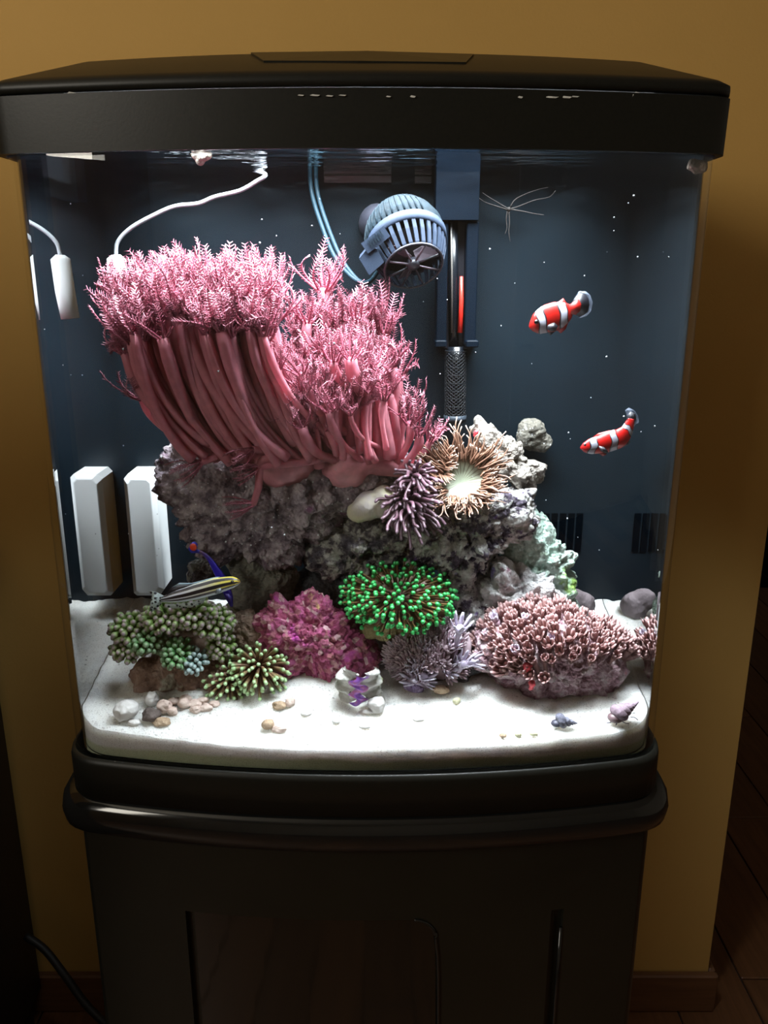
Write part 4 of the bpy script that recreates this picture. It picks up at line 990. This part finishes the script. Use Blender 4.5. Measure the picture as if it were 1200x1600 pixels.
# ------------------------------------------------------------------ equipment
M['pump_body'] = plain('speckled_blue_shell', (.0038,.0085,.0125), .7, .06, nz=.5, nscale=260, bump=.4)
M['pump_grille'] = plain('slate_blue_plastic', (.012,.018,.031), .6, .08)
M['pump_dark'] = plain('dark_inner_plastic', (.012,.013,.02), .45)
M['pump_blade'] = plain('mauve_grey_blade', (.10,.08,.10), .4)
M['cable_blue'] = plain('teal_cable', (.006,.018,.027), .5, .1)
PC = Pt(641, 398, .765)
pu = empty('circulation_pump', PC + Vector((0,.05,.02))); tag(pu, 'slate blue circulation pump with caged propeller', 'pump')
axis = Vector((.20, -.68, -.70)).normalized(); xq = axis.cross(Vector((0,0,1))).normalized(); yq = xq.cross(axis)
s = Sc(398, .765)
def rev(mb, prof, n=40, a0=0, a1=2*math.pi, m=0):
    rings = [[PC+axis*z*s+(xq*math.cos(q)+yq*math.sin(q))*r*s for q in [a0+(a1-a0)*k_/n for k_ in range(n)]] for z, r in prof]; mb.loft(rings, m=m)
mb = MB(); rev(mb, [(-104,6),(-100,24),(-88,42),(-68,56),(-48,63),(-30,64),(-22,62),(-22,40)]); mb.build('motor_shell', M['pump_body'], pu)
for j in range(14):             # cooling ribs on the dome
    q = math.radians(-10+j*8.5); pts = [PC+axis*z*s+(xq*math.cos(q)+yq*math.sin(q))*r*s for z, r in ((-92,36),(-80,47.5),(-64,58),(-46,63.5),(-30,64.5))]
    m2 = MB(); m2.tube(pts, 1.5*s, 5); m2.build('cooling_rib', M['pump_body'], pu)
mb = MB(); rev(mb, [(-28,65),(-14,63),(-12,60),(-14,56),(-28,58)]); mb.build('cage_band', M['pump_grille'], pu)
for j in range(30):
    q = 2*math.pi*j/30; e1 = xq*math.cos(q)+yq*math.sin(q); tn = -xq*math.sin(q)+yq*math.cos(q); m2 = MB(); rings = []
    for z, r in ((-16,61),(2,57),(22,49),(26,46)):
        c = PC+axis*z*s+e1*r*s; rings.append([c+tn*2.9*s, c+tn*2.9*s-e1*3.5*s, c-tn*2.9*s-e1*3.5*s, c-tn*2.9*s])
    m2.loft(rings); m2.build('cage_bar', M['pump_grille'], pu, smooth=False)
mb = MB(); pts = [PC+axis*25*s+(xq*math.cos(q)+yq*math.sin(q))*46*s for q in [2*math.pi*k_/40 for k_ in range(41)]]; mb.tube(pts, 2.0*s, 6, cap=False); mb.build('cage_rim', M['pump_dark'], pu)
mb = MB(); rev(mb, [(-26,53),(-24,53),(-20,20),(-20,1)]); mb.build('cage_floor', M['pump_dark'], pu)
for j in range(8):
    q = 2*math.pi*j/8+.2; e1 = xq*math.cos(q)+yq*math.sin(q); m2 = MB(); m2.tube([PC+axis*22*s+e1*8*s, PC+axis*24*s+e1*46*s], [1.8*s, 1.6*s], 5); m2.build('spoke', M['pump_blade'] if j in (0,1,2,4) else M['pump_dark'], pu)
mb = MB(); rev(mb, [(14,9),(24,10),(27,7),(28,1)], 20); hb = mb.build('hub', M['pump_dark'], pu)
for j in range(3):
    q = 2*math.pi*j/3+.6; e1 = xq*math.cos(q)+yq*math.sin(q); tn = -xq*math.sin(q)+yq*math.cos(q); m2 = MB()
    c0_ = PC+axis*6*s; r4 = [c0_+e1*6*s-tn*7*s-axis*5*s, c0_+e1*40*s-tn*14*s-axis*8*s, c0_+e1*42*s+tn*10*s+axis*5*s, c0_+e1*7*s+tn*6*s+axis*6*s]
    m2.add(r4+[q_+axis*1.8*s for q_ in r4], [(0,3,2,1),(4,5,6,7),(0,1,5,4),(1,2,6,5),(2,3,7,6),(3,0,4,7)]); m2.build('propeller_blade', M['pump_blade'], pu, smooth=False)
def oriented_box(mb, C, ex, ey, ez, hx, hy, hz):
    vs = [C+ex*sx*hx+ey*sy*hy+ez*sz*hz for sx in (-1,1) for sy in (-1,1) for sz in (-1,1)]
    mb.add(vs, [(0,1,3,2),(4,6,7,5),(0,4,5,1),(2,3,7,6),(0,2,6,4),(1,5,7,3)])
# side clamp of the pump
e_a = (Pt(600,362,.745)-Pt(572,384,.745)).normalized(); e_b = Vector((0,-1,0)); e_c = e_a.cross(e_b).normalized()
mb = MB(); oriented_box(mb, Pt(587,375,.742), e_a, e_b, e_c, 21*s, 5*s, 9*s); cl = mb.build('clamp_plate', M['pump_grille'], pu, smooth=False)
for j in range(6):
    m2 = MB(); oriented_box(m2, Pt(578+j*3.6,380-j*3.0,.7375), e_a, e_b, e_c, .9*s, 1.0*s, 6*s); m2.build('clamp_ridge', M['pump_body'], cl, smooth=False)
mb = MB(); q4 = [Pt(x, y, .742) for x, y in ((561,404),(578,384),(589,390),(600,410),(577,430))]; q5 = [q_+Vector((0,.035,.004)) for q_ in q4]
mb.add(q4+q5, [(0,1,2,3,4),(9,8,7,6,5)] + [(i, 5+i, 5+(i+1) % 5, (i+1) % 5) for i in range(5)], ); mb.build('clamp_foot', M['pump_grille'], pu, smooth=False)
mb = MB(); mb.tube([PC-axis*60*s, Vector((PC.x-.03, YB-.012, PC.z+.03)), Vector((PC.x-.03, YB, PC.z+.03))], [.014, .018, .018], 16); mb.build('magnet_mount', M['pump_dark'], pu)
for dx in (0, 9):
    mb = MB(); mb.tube(spline([Pt(484+dx,262,.832), Pt(487+dx,300,.828), Pt(500+dx,345,.81), Pt(522+dx,400,.79), Pt(548+dx*.6,432,.775), Pt(566+dx*.3,442,.77), Pt(580,438,.775), Pt(590,425,.79)], 30), 3.6*s, 8); mb.build('cable', M['cable_blue'], pu)
# heater in its holder
M['heater_blue'] = plain('blue_holder_plastic', (.0008,.0027,.0058), .5, .06, nz=.2, nscale=30)
M['heater_dark'] = plain('smoked_tube', (.003,.004,.006), .25, .25)
HY = .822; s = Sc(450, HY)
he = empty('heater', Pt(714, 655, HY)); tag(he, 'dark heater tube with red element in a blue bracket', 'heater')
def pbox(x0, y0, x1, y1, Y0, Y1, bv=.001):
    a_, b_ = Pt(x0, y0, Y0), Pt(x1, y1, Y0); mb = MB(); mb.bbox((min(a_.x,b_.x), Y0, min(a_.z,b_.z)), (max(a_.x,b_.x), Y1, max(a_.z,b_.z)), bv); return mb
pbox(682, 262, 748, 344, .815, YB, .0003).build('control_head', M['heater_blue'], he, smooth=False)
for x0 in (684, 730):
    rl = pbox(x0, 346, x0+13, 540, .818, YB); r_o = rl.build('rail', M['heater_blue'], he, smooth=False)
    pbox(x0-4 if x0 < 700 else x0-2, 532, x0+14 if x0 < 700 else x0+18, 543, .812, YB).build('rail_foot', M['heater_blue'], r_o, smooth=False)
pbox(697, 346, 731, 545, .838, YB).build('back_plate', M['pump_dark'], he, smooth=False)
mb = MB(); mb.tube([Pt(708,344,.828), Pt(708,450,.828), Pt(709,560,.828)], 8*s, 14); mb.build('glass_tube', M['heater_dark'], he)
mb = MB(); mb.tube([Pt(721,432,.823), Pt(721,470,.823), Pt(719,520,.823)], [2.6*s,3.6*s,4.4*s], 10); mb.build('red_element', plain('red_indicator', (.55,.02,.012), .4), he)
mb = MB(); mb.tube([Pt(705,348,.822), Pt(706,425,.822), Pt(706,520,.822)], 1.6*s, 6); mb.build('inner_rod', M['slot_brown'], he)
GC0, GC1 = Pt(712, 548, .826), Pt(711, 658, .826); gr_ = 17*s
k = N('guard_plastic'); k.set(.4, .5); k.p.inputs['Specular IOR Level'].default_value = .15; k.col((.007,.008,.010)); M['guard'] = k.m
mb = MB()
for sg in (-1, 1):
    for j in range(14):
        q0 = 2*math.pi*j/14; pts = []
        for i in range(33):
            t = i/32; q = q0+sg*t*9.5; pts.append(GC0.lerp(GC1, t)+Vector((math.cos(q), math.sin(q)*.9, 0))*gr_)
        mb.tube(pts, .8*s, 4)
for i in range(10):
    t = i/9; mb.tube([GC0.lerp(GC1, t)+Vector((math.cos(q), math.sin(q)*.9, 0))*gr_ for q in [2*math.pi*k_/20 for k_ in range(21)]], (.8 if i < 9 else 1.8)*s, 4, cap=False)
tag(mb.build('guard_mesh', M['guard'], he), kind='stuff')
mb = MB(); mb.tube([GC0+Vector((0,0,.004)), GC0.lerp(GC1,.5), GC1-Vector((0,0,-.004))], 13*s, 16); mb.build('guard_core', M['heater_dark'], he)
mb = MB(); mb.tube([GC1.lerp(GC0,.09), GC1], 18.6*s, 20); mb.build('guard_foot', plain('grey_guard_ring', (.018,.024,.032), .5, .15, nz=.8, nscale=320), he)

# white plastic box in the rear left corner
wb = empty('white_box', Pt(222, 928, .815)); tag(wb, 'white plastic casing with slanted edges in the rear left corner', 'box')
M['white_plastic'] = plain('white_plastic', (.86,.89,.90), .35, .4, nz=.03, nscale=20)
a_, b_ = Pt(192, 741, .81), Pt(257, 931, .81)
mb = MB(); x0, x1, z0, z1 = a_.x, b_.x, b_.z, a_.z
def rr(i, y): 
    cut = .005
    return [(x0+i, y, z0+i+.003), (x0+i+.003, y, z0+i), (x1-i-cut, y, z0+i), (x1-i, y, z0+i+cut*1.4), (x1-i, y, z1-i-cut*.7), (x1-i-cut*.7, y, z1-i), (x0+i+cut*.9, y, z1-i), (x0+i, y, z1-i-cut)]
mb.loft([rr(.005, .806)[::-1], rr(.004, .8065)[::-1], rr(0, .811)[::-1], rr(0, YB-.0005)[::-1]]); mb.build('body', M['white_plastic'], wb, smooth=False)
mb = MB(); mb.tube([Pt(184,498,.80), Pt(184,455,.80), Pt(182,405,.80), Pt(181,398,.80)], [.0085,.009,.0088,.004], 14); cyl = mb.build('sensor', M['white_plastic'], wb)
mb = MB(); mb.tube(spline([Pt(181,400,.80), Pt(184,378,.80), Pt(205,356,.80), Pt(245,334,.80), Pt(275,322,.80), Pt(310,318,.80), Pt(335,308,.80), Pt(375,298,.80), Pt(400,284,.80), Pt(415,274,.80), Pt(404,268,.81), Pt(385,262,.825), Pt(380,250,.84)], 60), .0019, 8); mb.build('cable', plain('white_cable', (.34,.37,.40), .4), wb)

# pale stringy creature under the surface
sg = empty('brittle_star', Pt(795, 327, .835)); tag(sg, 'thin pale stringy brittle star spread near the water surface', 'brittle star')
M['string'] = plain('pale_string', (.026,.023,.022), .5, .1)
for c_ in ([(795,327),(775,315),(762,307),(754,301)], [(794,328),(775,322),(758,316),(745,307)], [(796,327),(815,330),(835,334),(850,336)], [(796,327),(812,322),(835,313),(858,308),(868,298)], [(797,324),(805,312),(822,303),(842,296),(856,293)], [(793,330),(791,342),(792,356),(789,366)], [(795,330),(796,348),(795,362),(797,378)]):
    mb = MB(); mb.tube(spline([Pt(x, y, .832) for x, y in c_], 16), [.0008-.0005*j/16 for j in range(17)], 5); mb.build('arm', M['string'], sg)
mb = MB(); mb.ball(Pt(795, 327, .832), .0022, 8, 6); mb.build('centre_disc', M['string'], sg)
# crusts at the water line
for (x, y, r_, Y, lab) in ((313,243,15,.70,'tan crust hanging at the water line above the pink coral'), (1088,262,14,.655,'pale crust in the upper right corner of the tank')):
    s = Sc(y, Y); vs, fs, c0 = lump([(Pt(x,y,Y), r_*s*.75), (Pt(x+r_*.6,y-2,Y), r_*s*.6), (Pt(x-r_*.5,y-4,Y), r_*s*.6)], sub=4, knob=.002, ks=.008, fine=.001, fract=.002)
    for p in vs: p.z = min(p.z, H+.0885)
    mb = MB(); mb.add(vs, fs); tag(mb.build('salt_crust', rockmat('tan_crust', [(.3,(.20,.16,.12)),(.7,(.50,.44,.38))], 60), loc=c0), lab, 'crust')

# ------------------------------------------------------------------ clam, shells, pebbles on the sand
s = Sc(1080, .676); K0 = Sd(560, 1110); ka = empty('clam', K0); tag(ka, 'fluted clam with a wavy purple mantle on the sand', 'clam')
CC = Pt(560, 1077, .668); cu = Vector((.02,-.30,1)).normalized(); cr = Vector((1,0,0)); cf = cr.cross(cu).normalized(); cf = cf if cf.y < 0 else -cf
def rimx(u): return 6.5*math.sin(u*8.2+.6)
def valve(sd):
    mb = MB(); nu, nv = 48, 14; vs = []; fs = []
    for j in range(nv+1):
        v = j/nv
        for i in range(nu+1):
            u = -1+2*i/nu; g = 9.0; rib = math.sin(u*8.2+.6)
            out = sd*(g+24*math.sin(min(1,v*1.15)*math.pi*.62)*(1-.25*u*u)) + rimx(u)*(1-v)**.8*(1 if sd > 0 else 1) + sd*rib*sd*2.2*math.sin(v*math.pi)
            scale_n = 1.0 + .05*math.sin(v*38)*.6
            pos = CC + cr*out*s*scale_n + cu*(u*31*(1-.55*v*v))*s - cf*(v*.020 - .004*math.sin(v*3.1)*abs(rib))
            vs.append(pos)
    for j in range(nv):
        for i in range(nu):
            a_ = j*(nu+1)+i; fs.append((a_, a_+1, a_+nu+2, a_+nu+1))
    mb.add(vs, fs); inner = [p+cf*-.0015-cr*sd*.0022 for p in vs]; o_ = len(vs)
    mb.add(inner, [f[::-1] for f in fs]); mb.f += [(i, o_+i, o_+i+1, i+1) for i in range(nu)]; mb.m += [0]*nu
    return mb
M['clamshell'] = rockmat('clam_shell', [(.3,(.36,.37,.32)),(.55,(.66,.65,.62)),(.8,(.80,.79,.78))], 45, [((.30,.34,.16), 30, .62)], bump=.3)
for sd in (-1, 1): valve(sd).build('shell_valve', M['clamshell'], ka)
mb = MB(); nu, nv = 40, 8; vs = []; fs = []; bv = []
for i in range(nu+1):
    u = -.97+1.94*i/nu
    for j in range(nv+1):
        w_ = -1+2*j/nv; x = w_*9.2+rimx(u); vs.append(CC + cr*x*s + cu*u*30*s + cf*(.0012+.0022*(1-w_*w_)+.0012*math.sin(u*12+w_*2))); bv.append(w_*.5+.5)
for i in range(nu):
    for j in range(nv): a_ = i*(nv+1)+j; fs.append((a_, a_+1, a_+nv+2, a_+nv+1))
mb.add(vs, fs, b=bv); k = N('purple_mantle'); k.set(.35,.5); k.col(k.ramp(k.noise(k.coord(), 120, 2), [(.35,(.13,.04,.30)),(.5,(.26,.09,.42)),(.6,(.34,.10,.22)),(.72,(.40,.24,.56))])); mb.build('mantle', k.m, ka)
def spiral_shell(mb, C, ax_, L, R0, turns=9, n=170, sides=12):
    """conical shell with whorls: C aperture end, ax_ towards the apex."""
    a1 = ax_.orthogonal().normalized(); a2 = ax_.cross(a1); pts = []; rad = []
    for i in range(n+1):
        t = i/n; q = t*turns*2*math.pi; r = R0*math.exp(-2.7*t); z = L*(1-math.exp(-2.7*t))
        pts.append(C+ax_*z+(a1*math.cos(q)+a2*math.sin(q))*r*.48); rad.append(max(r*.62, R0*.02))
    mb.tube(pts, rad, sides)
M['snail'] = rockmat('mauve_snail_shell', [(.3,(.13,.085,.10)),(.55,(.30,.22,.27)),(.8,(.42,.36,.46))], 60, bump=.3, rough=.5)
M['snail_grey'] = rockmat('grey_snail_shell', [(.3,(.03,.03,.05)),(.5,(.14,.14,.18)),(.75,(.36,.35,.38))], 90, bump=.3, rough=.5)
p = Sd(974, 1131); s = Sc(1115, p.y)
e1 = empty('snail', p); tag(e1, 'pointed mauve snail walking on the sand at the right corner', 'snail')
mb = MB(); spiral_shell(mb, Pt(966, 1116, p.y), Vector((.80,.1,.50)).normalized(), 40*s, 15*s); mb.build('shell', M['snail'], e1)
mb = MB(); mb.ball(Pt(962,1121,p.y), 11*s, 12, 8, sc=(1.2,1,.75)); mb.build('foot', plain('snail_flesh', (.16,.10,.11), .4, nz=.3), e1)
for q in ([(958,1126),(953,1129),(948,1130)], [(985,1120),(992,1121),(997,1125)], [(964,1127),(963,1131),(962,1134)], [(972,1127),(978,1130),(983,1131)], [(988,1114),(993,1114)]):
    mb = MB(); mb.tube([Pt(x,y,p.y-.002) for x, y in q], .8*s, 5); mb.build('feeler', M['snail_grey'], e1)
p = Sd(880, 1138); s = Sc(1128, p.y); e2 = empty('snail', p); tag(e2, 'small grey snail shell lying on the sand by the mauve rock', 'snail')
mb = MB(); spiral_shell(mb, Pt(874, 1127, p.y), Vector((.95,-.1,-.06)).normalized(), 30*s, 12*s, 6); mb.build('shell', M['snail_grey'], e2)
mb = MB(); mb.ball(Pt(870,1130,p.y), 8*s, 10, 6, sc=(1.2,1,.7)); mb.build('foot', plain('dark_foot', (.03,.03,.05), .5), e2)
# pebbles: (px, py, half width, half height, colour key, label)
PEB = {'white': rockmat('white_pebble', [(.3,(.42,.40,.38)),(.6,(.74,.72,.70))], 40, bump=.2), 'pink': rockmat('pinkish_pebble', [(.3,(.38,.26,.22)),(.6,(.66,.54,.48))], 50, bump=.2), 'dark': rockmat('dark_pebble', [(.3,(.05,.04,.035)),(.7,(.15,.12,.11))], 60, bump=.3), 'tan': rockmat('tan_pebble', [(.3,(.26,.17,.10)),(.6,(.48,.36,.25))], 60, bump=.4), 'lime': rockmat('pale_yellow_pebble', [(.3,(.40,.40,.22)),(.7,(.66,.64,.45))], 60, bump=.2)}
def pebble(px, py, a_, b_, key, label, cat='pebble', name='pebble', group=None, seed=0):
    p = Sd(px, py+b_*.8); s = Sc(py, p.y); c = Pt(px, py, p.y)
    vs, fs, c0 = lump([(Vector((0,0,0)), b_*s)], sub=4, knob=.0015, ks=.008, fine=0, fract=.0015, frs=.008, seed=seed)
    mb = MB(); mb.add([Vector((q.x*a_/b_, q.y*min(1.3, a_/b_), q.z))+c for q in vs], fs); tag(mb.build(name, PEB[key], loc=c), label, cat, group)
pebble(196,1110,18,15,'white','round white shell half buried on the sand by the left glass','shell','white_shell',seed=1)
pebble(237,1117,15,10,'dark','black pebble among the pale pebbles at the left','pebble',seed=2)
pebble(250,1128,13,6,'tan','flat tan shell chip in front of the black pebble','shell','shell_chip',seed=3)
pebble(238,1092,11,11,'white','upright white shell fragment below the brown rubble rock','shell','shell_fragment',seed=4)
for i, (x, y, a_, b_, lab) in enumerate((
    (257,1104,10,10,'round pinkish pebble right beside the black pebble'), (288,1100,9,8,'upright pinkish pebble in the middle of the pebble row'),
    (303,1100,13,6,'widest flat pinkish pebble of the pebble row'), (305,1108,9,6,'pinkish pebble just in front of the widest flat pebble'),
    (322,1104,10,6,'pinkish pebble right of the widest flat pebble'), (275,1095,9,6,'pinkish pebble behind and right of the round pinkish one'),
    (318,1096,9,6,'pinkish pebble behind the row below the hammer coral'), (335,1100,8,5,'rightmost pinkish pebble, beside the pale green tipped coral'),
    (291,1092,8,5,'small pinkish pebble at the foot of the rubble rock'), (268,1112,7,5,'small pinkish pebble lowest in the pebble row'))):
    pebble(x, y, a_, b_, 'pink', lab, group='pinkish pebbles below the fleshy coral', seed=10+i)
pebble(420,1132,9,8,'tan','rough tan stone alone on the front sand',seed=30); pebble(436,1138,11,5,'pink','pale flat pebble beside the rough tan stone',seed=31)
pebble(453,1098,9,7,'pink','pinkish pebble right of the pale green tipped coral',seed=32); pebble(436,1103,9,6,'tan','brownish pebble below the pale green tipped coral',seed=33)
pebble(588,1101,13,12,'white','round white snail shell leaning on the clam','shell','round_shell',seed=34)
pebble(688,1077,14,7,'tan','tan stone chip below the lavender coral',seed=36)
for i, (x, y, a_, b_, kk, lab) in enumerate((
    (712,1095,5,5,'lime','pale yellow stone chip on open sand right of the purple stone'), (570,1135,8,3,'white','thin white chip on the sand in front of the clam'),
    (810,1147,5,4,'lime','middle one of three tiny chips by the front glass'), (786,1149,5,3,'tan','tan leftmost one of three tiny chips by the front glass'),
    (834,1146,6,3,'lime','pale yellow rightmost one of three tiny chips by the front glass'), (575,1112,8,3,'white','flat white chip at the foot of the clam'),
    (480,1115,6,3,'white','white chip on the sand left of the clam'), (525,1126,5,3,'white','tiny white chip between the tan stone and the clam'),
    (210,1128,8,4,'white','white chip below the round white shell at the left'), (655,1123,6,2.5,'white','thin white chip on the open sand below the purple stone'))):
    pebble(x, y, a_, b_, kk, lab, group='tiny stone chips on the front sand', seed=40+i)
# red sponge spots on the rocks
for (x, y, r_, lab) in ((824,1042,9,'bright red sponge spot on the mauve crusted rock'), (832,1068,7,'rose red sponge spot low on the mauve crusted rock'), (744,676,5,'pink sponge dot on top of the leaning tan rock')):
    Yr = .675 if y > 1000 else .768
    vs, fs, c0 = lump([(Pt(x,y,Yr), r_*Sc(y,Yr)*.8), (Pt(x-r_*.3,y+r_*.9,Yr), r_*Sc(y,Yr)*.55)], sub=4, knob=.002, ks=.005, fine=0, fract=.001)
    mb = MB(); mb.add(vs, fs); tag(mb.build('sponge', plain('red_sponge', (.55,.06,.08), .5, nz=.4, nscale=200), loc=c0), lab, 'sponge')
# coarse grains on the sand
mb = MB(); GR = random.Random(3)
for i in range(1500):
    x = TX+GR.uniform(-.24,.24); y = yfs(x-TX)+.002+GR.random()**2*.18
    if y > YB-.01: continue
    r_ = GR.uniform(.0004,.0013); z = sand_h(x, y)+r_*.2; dv = [Vector((GR.uniform(.6,1.2)*r_,0,0)), Vector((0,GR.uniform(.6,1.2)*r_,0)), Vector((0,0,GR.uniform(.5,1.0)*r_))]
    c = Vector((x,y,z)); mb.add([c+dv[0],c+dv[1],c-dv[0],c-dv[1],c+dv[2],c-dv[2]], [(0,1,4),(1,2,4),(2,3,4),(3,0,4),(1,0,5),(2,1,5),(3,2,5),(0,3,5)])
tag(mb.build('sand_grains', PEB['white'], loc=(TX,.7,H-.38), smooth=False), 'coarse pale grains strewn over the sand', 'grains', kind='stuff')
# specks floating in the water
mb = MB()
for i in range(90):
    p = Pt(GR.uniform(110, 1010), GR.uniform(300, 880), GR.uniform(.65,.83)); mb.ball(p, GR.choice((.0004,.0005,.0006,.0009)), 6, 4)
tag(mb.build('floating_specks', plain('white_speck', (.22,.23,.24), .5), loc=(TX,.73,H-.1)), 'tiny white specks drifting in the water', 'specks', kind='stuff')
